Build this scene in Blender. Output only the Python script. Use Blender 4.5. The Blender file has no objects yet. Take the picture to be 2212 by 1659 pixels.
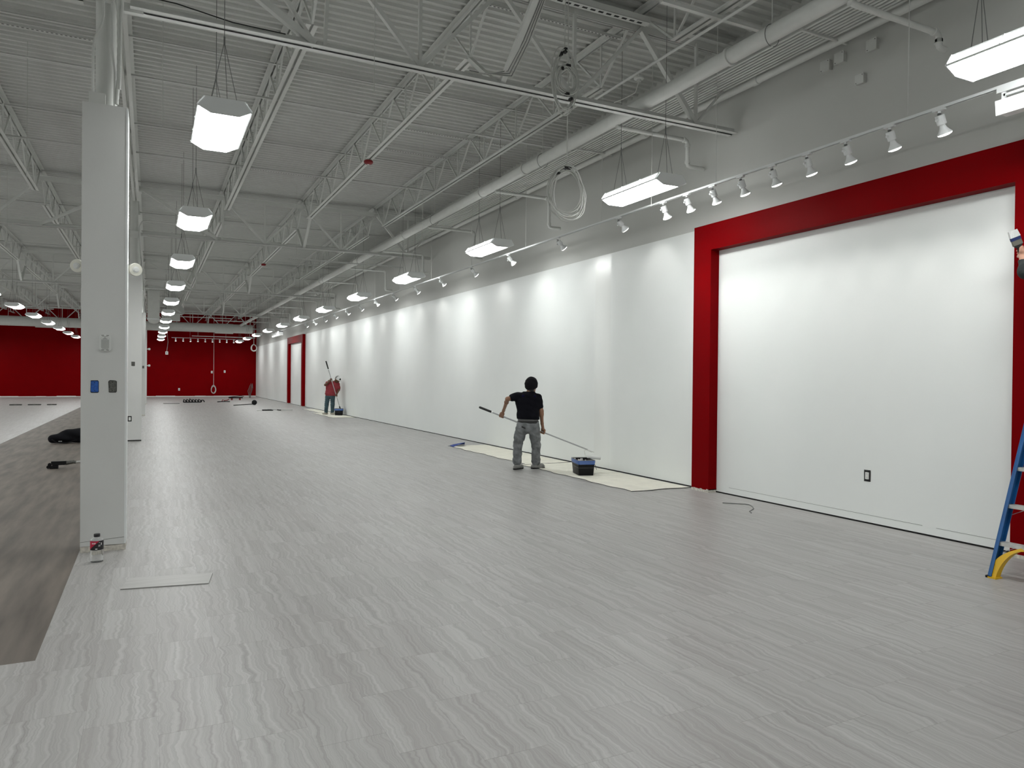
import bpy, bmesh, math, random
import numpy as np
from mathutils import Vector, Matrix
random.seed(7)
SC = bpy.context.scene
COL = SC.collection

# ------------------------------------------------------------------ camera
F, YAW, PITCH, ROLL = 1571.6, .460788, -.007817, .009661
CX, CY, EYE = 1106.0, 829.5, Vector((0, 0, 1.6))
_r = Vector((math.cos(YAW), -math.sin(YAW), 0)); _f = Vector((math.sin(YAW), math.cos(YAW), 0)); _u = Vector((0, 0, 1))
FW = _f*math.cos(PITCH) + _u*math.sin(PITCH); _u2 = _u*math.cos(PITCH) - _f*math.sin(PITCH)
RT = _r*math.cos(ROLL) + _u2*math.sin(ROLL); UP = _u2*math.cos(ROLL) - _r*math.sin(ROLL)
cd = bpy.data.cameras.new('camera'); cam = bpy.data.objects.new('camera', cd); COL.objects.link(cam)
cd.sensor_width = 36; cd.sensor_fit = 'HORIZONTAL'; cd.lens = F/2212*36; cd.clip_start = .05; cd.clip_end = 200
m = Matrix.Identity(4)
for i in range(3):
    m[i][0] = RT[i]; m[i][1] = UP[i]; m[i][2] = -FW[i]; m[i][3] = EYE[i]
cam.matrix_world = m
SC.camera = cam
def P(px, py, d):            # a point seen at a pixel, d metres ahead
    return EYE + (RT*(px-CX) + FW*F + UP*(CY-py))*(d/F)
def pix(p):
    w = Vector(p)-EYE; k = w.dot(FW)
    return (CX+F*w.dot(RT)/k, CY-F*w.dot(UP)/k, k)

# ------------------------------------------------------------------ world and exposure
W = bpy.data.worlds.new('world'); SC.world = W; W.use_nodes = True
W.node_tree.nodes['Background'].inputs[0].default_value = (.5, .52, .5, 1)
W.node_tree.nodes['Background'].inputs[1].default_value = .02
SC.view_settings.view_transform = 'Standard'
SC.view_settings.look = 'None'
SC.view_settings.exposure = 0.0
SC.view_settings.gamma = 1.0
SC.view_settings.use_curve_mapping = False
LENS_POWER = 29.5     # emission of the high-bay lenses
SPOT_POWER = 15.0     # track lamps

# ------------------------------------------------------------------ helpers
def mat(name, col, rough=.5, metal=0, emit=None, strength=0, noise=None, bump=None, spec=.5, trans=0, ior=1.45, alpha=1):
    M = bpy.data.materials.new(name); M.use_nodes = True
    nt = M.node_tree; b = nt.nodes['Principled BSDF']
    b.inputs['Base Color'].default_value = (*col, 1); b.inputs['Roughness'].default_value = rough
    b.inputs['Metallic'].default_value = metal; b.inputs['Specular IOR Level'].default_value = spec
    if trans: b.inputs['Transmission Weight'].default_value = trans; b.inputs['IOR'].default_value = ior
    if alpha < 1: b.inputs['Alpha'].default_value = alpha
    if emit: b.inputs['Emission Color'].default_value = (*emit, 1); b.inputs['Emission Strength'].default_value = strength
    if noise or bump:
        tc = nt.nodes.new('ShaderNodeNewGeometry')
    if noise:                # (scale, amount, stretch)
        sc, am = noise[0], noise[1]
        mp = nt.nodes.new('ShaderNodeMapping'); nt.links.new(tc.outputs['Position'], mp.inputs[0])
        mp.inputs['Scale'].default_value = noise[2] if len(noise) > 2 else (1, 1, 1)
        n = nt.nodes.new('ShaderNodeTexNoise'); n.inputs['Scale'].default_value = sc; n.inputs['Detail'].default_value = 5
        nt.links.new(mp.outputs[0], n.inputs['Vector'])
        r = nt.nodes.new('ShaderNodeValToRGB')
        r.color_ramp.elements[0].position = .3; r.color_ramp.elements[1].position = .7
        r.color_ramp.elements[0].color = (*[c*(1-am) for c in col], 1); r.color_ramp.elements[1].color = (*[min(1, c*(1+am)) for c in col], 1)
        nt.links.new(n.outputs['Fac'], r.inputs[0]); nt.links.new(r.outputs[0], b.inputs['Base Color'])
    if bump:
        n2 = nt.nodes.new('ShaderNodeTexNoise'); n2.inputs['Scale'].default_value = bump[0]; n2.inputs['Detail'].default_value = 3
        nt.links.new(tc.outputs['Position'], n2.inputs['Vector'])
        bp = nt.nodes.new('ShaderNodeBump'); bp.inputs['Strength'].default_value = bump[1]; bp.inputs['Distance'].default_value = bump[2]
        nt.links.new(n2.outputs['Fac'], bp.inputs['Height']); nt.links.new(bp.outputs[0], b.inputs['Normal'])
    return M
M = {}
M['ceil'] = mat('ceiling paint', (.565, .575, .55), .6, noise=(3, .03))
M['steel'] = mat('white painted steel', (.62, .63, .605), .5, noise=(6, .03))
M['wall'] = mat('white wall paint', (.79, .815, .80), .38, noise=(.9, .02), bump=(140, .12, .004))
def fresh_strip(Mt, y0, y1):
    nt = Mt.node_tree; b = nt.nodes['Principled BSDF']; g = nt.nodes.new('ShaderNodeNewGeometry'); sx = nt.nodes.new('ShaderNodeSeparateXYZ'); nt.links.new(g.outputs['Position'], sx.inputs[0])
    a = nt.nodes.new('ShaderNodeMath'); a.operation = 'GREATER_THAN'; a.inputs[1].default_value = y0; nt.links.new(sx.outputs['Y'], a.inputs[0])
    c = nt.nodes.new('ShaderNodeMath'); c.operation = 'LESS_THAN'; c.inputs[1].default_value = y1; nt.links.new(sx.outputs['Y'], c.inputs[0])
    d = nt.nodes.new('ShaderNodeMath'); d.operation = 'MULTIPLY'; nt.links.new(a.outputs[0], d.inputs[0]); nt.links.new(c.outputs[0], d.inputs[1])
    m_ = nt.nodes.new('ShaderNodeMapRange'); nt.links.new(d.outputs[0], m_.inputs[0]); m_.inputs[3].default_value = .42; m_.inputs[4].default_value = .24
    nt.links.new(m_.outputs[0], b.inputs['Roughness'])
    src = b.inputs['Base Color'].links[0].from_socket; mx = nt.nodes.new('ShaderNodeMix'); mx.data_type = 'RGBA'; nt.links.new(d.outputs[0], mx.inputs[0]); nt.links.new(src, mx.inputs[6]); mx.inputs[7].default_value = (.85, .87, .85, 1)
    nt.links.new(mx.outputs[2], b.inputs['Base Color'])
fresh_strip(M['wall'], 10.72, 11.22)
M['wall_up'] = mat('pale grey wall paint', (.53, .535, .51), .55, noise=(1.3, .02), bump=(120, .1, .003))
M['red'] = mat('red satin paint', (.180, .0001, .0015), .46, spec=.03, noise=(2, .05), bump=(130, .1, .003))
M['colw'] = mat('column wrap paint', (.66, .665, .65), .55, noise=(2.2, .02), bump=(120, .08, .003))
M['fix'] = mat('fixture enamel', (.80, .82, .82), .35)
M['lens'] = mat('lit lens', (.9, .9, .9), .4, emit=(.98, 1.0, .985), strength=LENS_POWER)
M['slot'] = mat('lit slot', (.9, .9, .9), .4, emit=(.98, 1.0, .985), strength=LENS_POWER*.3)
M['lamp'] = mat('lit lamp face', (.9, .9, .9), .4, emit=(1.0, .99, .95), strength=9)
M['cable'] = mat('steel cable', (.16, .165, .16), .5)
M['cablew'] = mat('pale cable jacket', (.55, .56, .53), .5)
M['tape'] = mat('black tape', (.008, .008, .008), .5)
M['black'] = mat('black plastic', (.010, .010, .011), .45, spec=.15)
M['blackcloth'] = mat('black cloth', (.008, .008, .010), .9, spec=.15, bump=(60, .5, .01))
M['shirtblack'] = mat('black jersey', (.004, .004, .007), .9, spec=.15, bump=(25, .4, .02))
M['navy'] = mat('navy yoke', (.004, .004, .03), .9, spec=.1)
M['dark'] = mat('dark void', (.01, .01, .01), .8)
M['jeans'] = mat('washed grey denim', (.17, .18, .185), .85, noise=(9, .45), bump=(28, .8, .02))
M['jeans2'] = mat('blue denim', (.045, .085, .10), .85, noise=(7, .35), bump=(25, .7, .02))
M['shirtred'] = mat('faded red cotton', (.28, .035, .045), .9, noise=(8, .12), bump=(22, .5, .02))
M['skin'] = mat('skin', (.26, .13, .075), .55, noise=(30, .08))
M['skin2'] = mat('tanned skin', (.13, .060, .032), .55)
M['skin3'] = mat('light skin', (.50, .27, .19), .5)
M['hair'] = mat('black hair', (.01, .009, .008), .6)
M['shoe'] = mat('grey shoe', (.20, .20, .19), .8, noise=(20, .4))
M['shoe2'] = mat('beige shoe', (.42, .40, .34), .8, noise=(20, .2))
M['cap'] = mat('white cap cloth', (.75, .75, .74), .8)
M['belt'] = mat('black belt', (.008, .008, .008), .5)
M['under'] = mat('grey waistband', (.14, .14, .14), .9)
M['pole'] = mat('brushed pole', (.42, .43, .43), .4, metal=.4)
M['white'] = mat('white plastic', (.72, .73, .71), .4)
M['cream'] = mat('cream plastic', (.75, .74, .66), .35)
M['canvas'] = mat('canvas drop cloth', (.76, .74, .65), .95, noise=(4, .06), bump=(14, .5, .03))
M['hem'] = mat('dark cloth hem', (.03, .03, .028), .9)  # dark tone for cloth edges and the second column's foot
M['blueback'] = mat('blue backing', (.03, .06, .25), .8)
M['bluetape'] = mat('blue painter tape', (.004, .10, .42), .6)
M['liner'] = mat('clear liner film', (.75, .77, .78), .15, trans=.6, alpha=.28)
M['paintw'] = mat('wet white paint', (.85, .86, .85), .15)
M['roller'] = mat('roller nap', (.78, .79, .77), .9, bump=(220, 1, .006))
M['bluefg'] = mat('blue fibreglass', (.010, .10, .30), .4, noise=(30, .12, (1, 1, .1)))
M['yellow'] = mat('yellow plastic', (.75, .45, .01), .4)
M['alu'] = mat('aluminium', (.62, .62, .60), .35, metal=.7, noise=(25, .1))
M['bristle'] = mat('painted bristles', (.72, .73, .72), .6, noise=(60, .15, (1, 1, .1)))
M['ferrule'] = mat('brush ferrule', (.20, .20, .17), .4, metal=.5)
M['navypaint'] = mat('dark blue band', (.01, .025, .12), .5)
M['boxgrey'] = mat('galvanised box', (.11, .11, .10), .5, metal=.3, noise=(70, .5))
M['boxblue'] = mat('blue device box', (.015, .10, .42), .4, noise=(60, .3))
M['redplastic'] = mat('red plastic', (.20, .004, .008), .4)
M['raw'] = mat('raw gypsum edge', (.58, .55, .49), .9, noise=(30, .3))
M['alarm'] = mat('alarm grille', (.45, .46, .44), .5, bump=(300, .6, .003))
M['alarmtext'] = mat('alarm print', (.12, .12, .12), .6)
M['bottle'] = mat('clear bottle', (.95, .96, .96), .06, trans=.95, ior=1.33)
M['labelred'] = mat('red bottle label', (.50, .01, .05), .4)
M['labelblack'] = mat('black bottle label', (.012, .012, .014), .4)
M['cap_b'] = mat('black bottle cap', (.01, .01, .012), .4)
M['print'] = mat('white print', (.8, .8, .8), .5)
M['grip'] = mat('black rubber grip', (.008, .009, .008), .6)
M['darkstrip'] = mat('dark strip', (.05, .05, .045), .6)
M['paleboard'] = mat('pale board', (.62, .62, .60), .6)
M['grout'] = mat('scribed line', (.16, .16, .15), .8)
M['sleeve'] = mat('grey sleeve', (.035, .040, .040), .9, spec=.2, bump=(25, .5, .02))

def floor_material():
    Mt = bpy.data.materials.new('vinyl tile'); Mt.use_nodes = True; nt = Mt.node_tree; L = nt.links; N = nt.nodes.new
    b = nt.nodes['Principled BSDF']
    g = N('ShaderNodeNewGeometry'); oi = N('ShaderNodeObjectInfo'); at = N('ShaderNodeAttribute'); at.attribute_name = 'tid'
    add = N('ShaderNodeMath'); add.operation = 'ADD'; L.new(oi.outputs['Random'], add.inputs[0]); L.new(at.outputs['Fac'], add.inputs[1])
    mu = N('ShaderNodeMath'); mu.operation = 'MULTIPLY'; mu.inputs[1].default_value = 37; L.new(add.outputs[0], mu.inputs[0])
    cb = N('ShaderNodeCombineXYZ'); L.new(mu.outputs[0], cb.inputs['Z'])
    mu2 = N('ShaderNodeMath'); mu2.operation = 'MULTIPLY'; mu2.inputs[1].default_value = .13; L.new(mu.outputs[0], mu2.inputs[0])
    L.new(mu2.outputs[0], cb.inputs['X'])
    va = N('ShaderNodeVectorMath'); va.operation = 'ADD'; L.new(g.outputs['Position'], va.inputs[0]); L.new(cb.outputs[0], va.inputs[1])
    # waviness of the veins
    mw = N('ShaderNodeMapping'); mw.inputs['Scale'].default_value = (1.6, 2.6, 1); L.new(va.outputs[0], mw.inputs[0])
    nw = N('ShaderNodeTexNoise'); nw.inputs['Scale'].default_value = 2.0; nw.inputs['Detail'].default_value = 4; nw.inputs['Roughness'].default_value = .55; L.new(mw.outputs[0], nw.inputs['Vector'])
    sb = N('ShaderNodeMath'); sb.operation = 'SUBTRACT'; sb.inputs[1].default_value = .5; L.new(nw.outputs['Fac'], sb.inputs[0])
    sm = N('ShaderNodeMath'); sm.operation = 'MULTIPLY'; sm.inputs[1].default_value = .11; L.new(sb.outputs[0], sm.inputs[0])
    c2 = N('ShaderNodeCombineXYZ'); L.new(sm.outputs[0], c2.inputs['X'])
    vb = N('ShaderNodeVectorMath'); vb.operation = 'ADD'; L.new(va.outputs[0], vb.inputs[0]); L.new(c2.outputs[0], vb.inputs[1])
    def vein(sx, sy, detail, p0, p1, c0, c1):
        mp = N('ShaderNodeMapping'); mp.inputs['Scale'].default_value = (sx, sy, 1); L.new(vb.outputs[0], mp.inputs[0])
        n = N('ShaderNodeTexNoise'); n.inputs['Scale'].default_value = 1; n.inputs['Detail'].default_value = detail; n.inputs['Roughness'].default_value = .6
        L.new(mp.outputs[0], n.inputs['Vector'])
        r = N('ShaderNodeValToRGB'); r.color_ramp.elements[0].position = p0; r.color_ramp.elements[1].position = p1
        r.color_ramp.elements[0].color = (*c0, 1); r.color_ramp.elements[1].color = (*c1, 1)
        L.new(n.outputs['Fac'], r.inputs[0]); return r
    v1 = vein(32, .34, 4, .34, .66, (.338, .327, .317), (.448, .446, .437))
    v2 = vein(105, 1.0, 3, .28, .60, (.78, .772, .768), (1, 1, 1))
    v3 = vein(6, .5, 2, .35, .65, (.955, .945, .94), (1.0, 1.0, .995))
    mx = N('ShaderNodeMix'); mx.data_type = 'RGBA'; mx.blend_type = 'MULTIPLY'; mx.inputs[0].default_value = 1
    L.new(v1.outputs[0], mx.inputs[6]); L.new(v2.outputs[0], mx.inputs[7])
    my = N('ShaderNodeMix'); my.data_type = 'RGBA'; my.blend_type = 'MULTIPLY'; my.inputs[0].default_value = 1
    L.new(mx.outputs[2], my.inputs[6]); L.new(v3.outputs[0], my.inputs[7])
    L.new(my.outputs[2], b.inputs['Base Color']); b.inputs['Roughness'].default_value = .42; b.inputs['Specular IOR Level'].default_value = .45
    return Mt
M['tile'] = floor_material()
M['tilecut'] = mat('pale loose tile', (.405, .40, .385), .45, noise=(2.2, .10, (1, 14, 1)))
M['slab'] = mat('smeared grey-brown screed', (.134, .114, .096), .6, noise=(1.6, .34, (5.5, .6, 1)), spec=.4)

class MB:
    def __init__(s): s.v = []; s.f = []; s.m = []
    def add(s, vs, fs, mi=0):
        o = len(s.v); s.v += [tuple(v) for v in vs]; s.f += [tuple(i+o for i in f) for f in fs]; s.m += [mi]*len(fs); return s
    def box(s, x0, x1, y0, y1, z0, z1, mi=0):
        v = [(x0,y0,z0),(x1,y0,z0),(x1,y1,z0),(x0,y1,z0),(x0,y0,z1),(x1,y0,z1),(x1,y1,z1),(x0,y1,z1)]
        return s.add(v, [(3,2,1,0),(4,5,6,7),(0,1,5,4),(1,2,6,5),(2,3,7,6),(3,0,4,7)], mi)
    def bar(s, a, b, w, h, up=(0,0,1), mi=0):     # rectangular bar from a to b
        a = Vector(a); b = Vector(b); d = (b-a).normalized(); u = Vector(up)
        if abs(d.dot(u)) > .98: u = Vector((1,0,0))
        sd = d.cross(u).normalized()*w/2; uu = sd.cross(d).normalized()*h/2
        v = [a-sd-uu, a+sd-uu, a+sd+uu, a-sd+uu, b-sd-uu, b+sd-uu, b+sd+uu, b-sd+uu]
        return s.add(v, [(0,1,2,3),(7,6,5,4),(0,4,5,1),(1,5,6,2),(2,6,7,3),(3,7,4,0)], mi)
    def tube(s, pts, r, n=8, cap=True, mi=0, closed=False):
        pts = [Vector(p) for p in pts]; rs = r if isinstance(r, (list, tuple)) else [r]*len(pts)
        o = len(s.v); k = len(pts); pu = None
        for i, p in enumerate(pts):
            if closed: d = (pts[(i+1) % k]-pts[i-1])
            else: d = pts[min(i+1, k-1)]-pts[max(i-1, 0)]
            d.normalize()
            if pu is None:
                u = Vector((0,0,1)) if abs(d.z) < .9 else Vector((1,0,0)); u = (u-d*u.dot(d)).normalized()
            else: u = (pu-d*pu.dot(d)).normalized()
            pu = u; w = d.cross(u)
            for j in range(n):
                t = 2*math.pi*j/n; s.v.append(tuple(p+(u*math.cos(t)+w*math.sin(t))*rs[i]))
        for i in range(k if closed else k-1):
            a = o+i*n; b = o+((i+1) % k)*n
            for j in range(n): s.f.append((a+j, a+(j+1) % n, b+(j+1) % n, b+j)); s.m.append(mi)
        if cap and not closed:
            s.f.append(tuple(o+j for j in reversed(range(n)))); s.m.append(mi)
            s.f.append(tuple(o+(k-1)*n+j for j in range(n))); s.m.append(mi)
        return s
    def lathe(s, prof, n=20, c=(0,0,0), ax=(0,0,1), mi=0):   # prof: (r, h) along ax
        c = Vector(c); ax = Vector(ax).normalized(); u = ax.orthogonal().normalized(); w = ax.cross(u); o = len(s.v)
        for r, h in prof:
            for j in range(n):
                t = 2*math.pi*j/n; s.v.append(tuple(c+ax*h+(u*math.cos(t)+w*math.sin(t))*r))
        for i in range(len(prof)-1):
            for j in range(n): s.f.append((o+i*n+j, o+i*n+(j+1) % n, o+(i+1)*n+(j+1) % n, o+(i+1)*n+j)); s.m.append(mi)
        s.f.append(tuple(o+j for j in reversed(range(n)))); s.m.append(mi)
        s.f.append(tuple(o+(len(prof)-1)*n+j for j in range(n))); s.m.append(mi)
        return s
    def prism(s, poly, a, b, axis='y', mi=0):    # poly in the two other axes, extruded a..b along axis
        n = len(poly); f = {'y': lambda p, t: (p[0], t, p[1]), 'x': lambda p, t: (t, p[0], p[1]), 'z': lambda p, t: (p[0], p[1], t)}[axis]
        v = [f(p, a) for p in poly]+[f(p, b) for p in poly]
        return s.add(v, [tuple(reversed(range(n))), tuple(range(n, 2*n))]+[(i, (i+1) % n, n+(i+1) % n, n+i) for i in range(n)], mi)
    def mesh(s, name, mats, smooth=False):
        me = bpy.data.meshes.new(name); me.from_pydata(s.v, [], s.f)
        mats = mats if isinstance(mats, list) else [mats]
        for q in mats: me.materials.append(M[q])
        if len(mats) > 1: me.polygons.foreach_set('material_index', s.m)
        bm = bmesh.new(); bm.from_mesh(me); bmesh.ops.recalc_face_normals(bm, faces=bm.faces); bm.to_mesh(me); bm.free()
        if smooth:
            me.polygons.foreach_set('use_smooth', [True]*len(me.polygons))
            try: me.set_sharp_from_angle(angle=math.radians(40))
            except Exception: pass
        me.update(); return me
    def build(s, name, mats, parent=None, smooth=False, loc=None):
        return link(name, s.mesh(name, mats, smooth), parent, loc)
def link(name, me, parent=None, loc=None, rot=None):
    o = bpy.data.objects.new(name, me); COL.objects.link(o)
    if parent: o.parent = parent
    if loc is not None: o.location = loc
    if rot is not None: o.rotation_euler = rot
    return o
def tag(o, label, cat, group=None, kind=None):
    o['label'] = label; o['category'] = cat
    if group: o['group'] = group
    if kind: o['kind'] = kind
    return o
def thing(name, label, cat, loc=(0,0,0), group=None, rz=0, kind=None):
    o = bpy.data.objects.new(name, None); COL.objects.link(o); o.empty_display_size = .1
    o.location = loc; o.rotation_euler = (0, 0, rz)
    return tag(o, label, cat, group, kind)
ORD = ['first','second','third','fourth','fifth','sixth','seventh','eighth','ninth','tenth','eleventh','twelfth','thirteenth','fourteenth','fifteenth','sixteenth','seventeenth','eighteenth','nineteenth']

# ------------------------------------------------------------------ dimensions of the hall
XR, XL, YB, YF, ZD = 7.25, -15.5, 59.0, -7.0, 6.33
COLX, COLY0, BAY = -.38, 7.70, 12.19
GY = [COLY0+BAY*k for k in range(-1, 5)]
PATH = (-3.05, -.57, 4.80)        # x0, x1, start y

# floor: screed with vinyl tiles laid on it
fl = MB().box(XL, XR+.3, YF, YB+.2, -.2, -.004).build('floor', 'slab')
tag(fl, 'grey-brown screed floor under the pale vinyl tiles', 'floor', kind='structure')
TW, TL, G = .305, .61, .0005
tiles = []
def tile_cols(x0, x1, y0, y1, ph, anchor):
    n0 = math.floor((x0-anchor)/TW); x = anchor+n0*TW
    while x < x1-.01:
        i = round((x-anchor)/TW); off = (i*.2033+ph) % TL
        y = y0-off
        while y < y1:
            a, b = max(y, y0), min(y+TL, y1)
            if b-a > .03: tiles.append((max(x, x0), min(x+TW, x1), a, b))
            y += TL
        x += TW
tile_cols(PATH[1], XR+.0, YF, YB, 0, PATH[1])
tile_cols(XL, PATH[0], YF, YB, .1, PATH[0])
tile_cols(PATH[0], PATH[1], YF, PATH[2], .2, PATH[1])
vis = []
for t in tiles:
    if t[1]-t[0] < TW-.01 or t[3]-t[2] < TL-.01: continue
    c = ((t[0]+t[1])/2, (t[2]+t[3])/2, 0)
    x, y, k = pix(c)
    if k > 1.5 and -20 < x < 2232 and y < 1720: vis.append((k, t))
vis.sort(); single = set(t for k, t in vis[:300])
GX = .0002
tm = MB().box(GX, TW-GX, G, TL-G, -.004, 0).mesh('floor_tile', 'tile')
for t in sorted(single): link('floor_tile', tm, fl, (t[0], t[2], 0))
tb = MB(); tid = []
for t in tiles:
    if t in single: continue
    tb.box(t[0]+GX, t[1]-GX, t[2]+G, t[3]-G, -.004, 0); tid += [random.random()*40]*6
tr = tb.build('tile_field', 'tile', fl); tr['kind'] = 'stuff'
at_ = tr.data.attributes.new('tid', 'FLOAT', 'FACE'); at_.data.foreach_set('value', tid)

# ceiling: ribbed steel deck, ribs run across the hall
dk = MB(); per = .162; y = YF
prof = []
while y < YB+.3:
    prof += [(y, 0), (y+.042, 0), (y+.056, .038), (y+.148, .038)]; y += per
vs = [(XL, a, ZD+b) for a, b in prof]+[(XR+.3, a, ZD+b) for a, b in prof]; n = len(prof)
dk.add(vs, [(i, i+1, n+i+1, n+i) for i in range(n-1)])
dk.box(XL, XR+.3, YF, YB+.3, ZD+.10, ZD+.2)
tag(dk.build('ceiling', 'ceil'), 'white painted corrugated steel roof deck', 'ceiling', kind='structure')

# walls
rw = thing('wall_right', 'long white right wall, paler grey above the paint line', 'wall', kind='structure')
MB().box(XR+.02, XR+.3, YF, YB+.2, 0, ZD+.2).build('upper_wall', 'wall_up', rw)
MB().box(XR, XR+.02, YF, YB, .018, 3.82).build('painted_lower_wall', 'wall', rw)
MB().box(XR+.012, XR+.02, YF, YB, -.004, .018).build('base_gap', 'dark', rw)
bw = MB().box(XL, XR+.3, YB, YB+.2, 0, ZD+.2).build('wall_back', 'red')
tag(bw, 'deep red far end wall behind the duct', 'wall', kind='structure')
wl = MB().box(XL-.2, XL, YF, YB+.2, 0, ZD+.2).build('wall_left', 'wall'); tag(wl, 'white far left wall of the hall', 'wall', kind='structure')
wf = MB().box(XL-.2, XR+.3, YF-.2, YF, 0, ZD+.2).build('wall_front', 'wall'); tag(wf, 'white wall behind the viewpoint', 'wall', kind='structure')
# pale strip of bare floor edge under the red wall
bs = MB()
x = XL
while x < XR-.05:
    w = random.uniform(.5, 1.4); bs.box(x, min(x+w, XR), YB-.012, YB, 0, random.uniform(.05, .10)); x += w
tag(bs.build('baseboard_back', 'white'), 'ragged white unpainted strip along foot of red wall', 'baseboard', kind='structure')
# scribed lines left by the removed base on the recess wall
for (a, b) in ((4.9, 7.75), (4.05, 4.75)):
    ln = MB().box(XR-.0015, XR+.001, a, b, .098, .101).build('scribed_line', 'grout', rw)

def red_frame(name, label, y0, y1):
    t = thing(name, label, 'frame', kind='structure'); d, w, zt = .15, .36, 3.82
    MB().box(XR-d, XR+.005, y0, y1, zt-w-.01, zt).build('header', 'red', t)
    for a in (y0, y1-w): 
        MB().box(XR-d, XR+.005, a, a+w, .035, zt-w-.01).build('jamb', 'red', t)
        q = MB(); k = 8
        for i in range(k):
            q.box(XR-d-.001, XR-.01, a+w*i/k, a+w*(i+1)/k, 0, .035+random.uniform(-.004, .022))
        q.build('bare_foot', 'raw', t)
    return t
red_frame('trim_1', 'large red painted wall frame nearest the ladder', 3.59, 8.36)
red_frame('trim_2', 'small far red wall frame near the end wall', 39.0, 43.77)

# ------------------------------------------------------------------ columns
WR = .18
def column(k, lab):
    y = COLY0+BAY*k; t = thing('column', lab, 'column', (COLX, y, 0), 'white wrapped columns down the hall')
    a = WR
    wb = MB().box(-a, a, -a, a, .055 if k == 0 else .02, 4.03).build('wrap', 'colw', t)
    MB().lathe([(.088, 4.03), (.088, 6.02)], 20).build('steel_post', 'steel', t, True)
    MB().box(-.16, .16, -.13, .13, 6.02, 6.06).build('cap_plate', 'steel', t)
    if k == 0:
        q = MB()
        for i in range(9):
            q.box(-a+i*.04, -a+(i+1)*.04, -a+.004, a-.004, .0, .05+random.uniform(-.004, .003))
        q.build('bare_foot', 'raw', t)
        MB().box(a-.012, a+.003, -a-.003, a, .06, 4.02).build('pale_side', 'fix', t)  # paler skin over the wrap's whole right side and front edge
        MB().bar((-a, -a-.001, .095), (a, -a-.001, .118), .002, .003).build('scribed_line', 'grout', t)
        # electrics climbing the post
        MB().box(-.085, .055, -.14, -.09, 4.98, 5.13).build('junction_box', 'steel', t)
        MB().box(-.13, 0, -.17, -.10, 4.03, 4.13).build('junction_box', 'steel', t)
        MB().tube([(-.02, -.12, 4.98), (-.02, -.12, 4.85), (-.04, -.13, 4.75), (-.085, -.14, 4.62), (-.10, -.14, 4.52), (-.10, -.14, 4.13)], .011).build('conduit', 'steel', t, True)
        MB().tube([(.045, -.12, 4.98), (.045, -.12, 4.6), (.07, -.12, 4.35), (.07, -.12, 4.03)], .009).build('conduit', 'steel', t, True)
        for xx in (-.06, -.02): MB().tube([(xx, -.12, 5.13), (xx, -.12, 5.9)], .011).build('conduit', 'steel', t, True)
        fp = [(.0, -.11, 5.42), (.03, -.12, 5.3), (.07, -.12, 5.15), (.10, -.12, 4.9), (.105, -.12, 4.6), (.10, -.12, 4.3), (.085, -.12, 4.03)]
        fq = []
        for i in range(len(fp)-1):
            for s in range(8): fq.append(Vector(fp[i]).lerp(Vector(fp[i+1]), s/8))
        MB().tube(fq, [.017 if i % 2 else .0145 for i in range(len(fq))], 8).build('flexible_conduit', 'steel', t, True)
        MB().tube([(.11, -.13, 4.2), (.12, -.13, 4.8), (.125, -.12, 5.05), (.16, -.08, 5.16), (.24, -.06, 5.17)], .012).build('flexible_conduit', 'steel', t, True)
    else:
        MB().tube([(.11, -.11, 4.0), (.12, -.11, 5.2), (.17, -.1, 5.3), (.3, -.1, 5.33), (1.2, -.1, 5.33)], .018).build('conduit', 'steel', t, True)
        MB().box(-.09, .09, -.13, -.09, 4.9, 5.06).build('junction_box', 'steel', t)
        MB().box(-a, a, -a-.002, -a+.002, 0, .03).build('bare_foot', 'hem' if k == 1 else 'raw', t)
    return t
cols = [column(0, 'nearest white wrapped column carrying the wall alarm'), column(1, 'second white column, just behind the nearest one'), column(2, 'third white column from the viewpoint'), column(3, 'farthest white column near the hanging duct drop')]

# fittings on the columns
fy = COLY0-WR
al = thing('alarm_sounder', 'white rounded alarm sounder on the nearest column', 'alarm', (-.37, fy, 1.885))
def rrect(w, h, r, n=4):
    p = []
    for cx, cz, a0 in ((w/2-r, h/2-r, 0), (-w/2+r, h/2-r, 90), (-w/2+r, -h/2+r, 180), (w/2-r, -h/2+r, 270)):
        for i in range(n+1):
            a = math.radians(a0+90*i/n); p.append((cx+r*math.cos(a), cz+r*math.sin(a)))
    return p
MB().prism(rrect(.092, .150, .026), -.028, .0).build('backplate', 'white', al)
MB().prism(rrect(.062, .118, .018), -.036, -.028).build('grille', 'alarm', al)
MB().box(-.029, .029, -.0375, -.036, .028, .050).build('name_band', 'white', al)
for i, (zz, ww) in enumerate(((.043, .018), (.034, .040))):
    q = MB(); k = 3 if i == 0 else 7
    for j in range(k): q.box(-ww/2+ww*j/k, -ww/2+ww*(j+.7)/k, -.0385, -.0375, zz-.003, zz+.003)
    q.build('print_line', 'alarmtext', al)
for zz in (.066, -.066):
    for s in (-1, 1): MB().box(s*.009, s*.030, -.030, -.0275, zz-.003, zz+.003).build('sound_slot', 'grout', al)
def wallbox(name, label, mk, x, y, z, w, h, ragged=0, dev=None):
    t = thing(name, label, 'box', (x, y, z))
    p = rrect(w, h, .006, 2)
    q = MB().prism([(a*1.0+random.uniform(-ragged, ragged), b+random.uniform(-ragged, ragged)) for a, b in rrect(w*1.12, h*1.1, .008, 3)], -.0025, 0); q.build('cut_edge', 'dark', t)
    MB().prism(p, -.004, -.0024).build('box_back', mk, t)
    for zz in (h*.36, -h*.36): MB().lathe([(.004, 0), (.004, .003)], 8, (0, -.004, zz), (0, -1, 0)).build('screw', 'boxgrey' if dev else 'dark', t)
    if dev:
        MB().box(-w*.3, w*.3, -.008, -.004, -h*.33, h*.33).build('device', dev, t)
    return t
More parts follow.
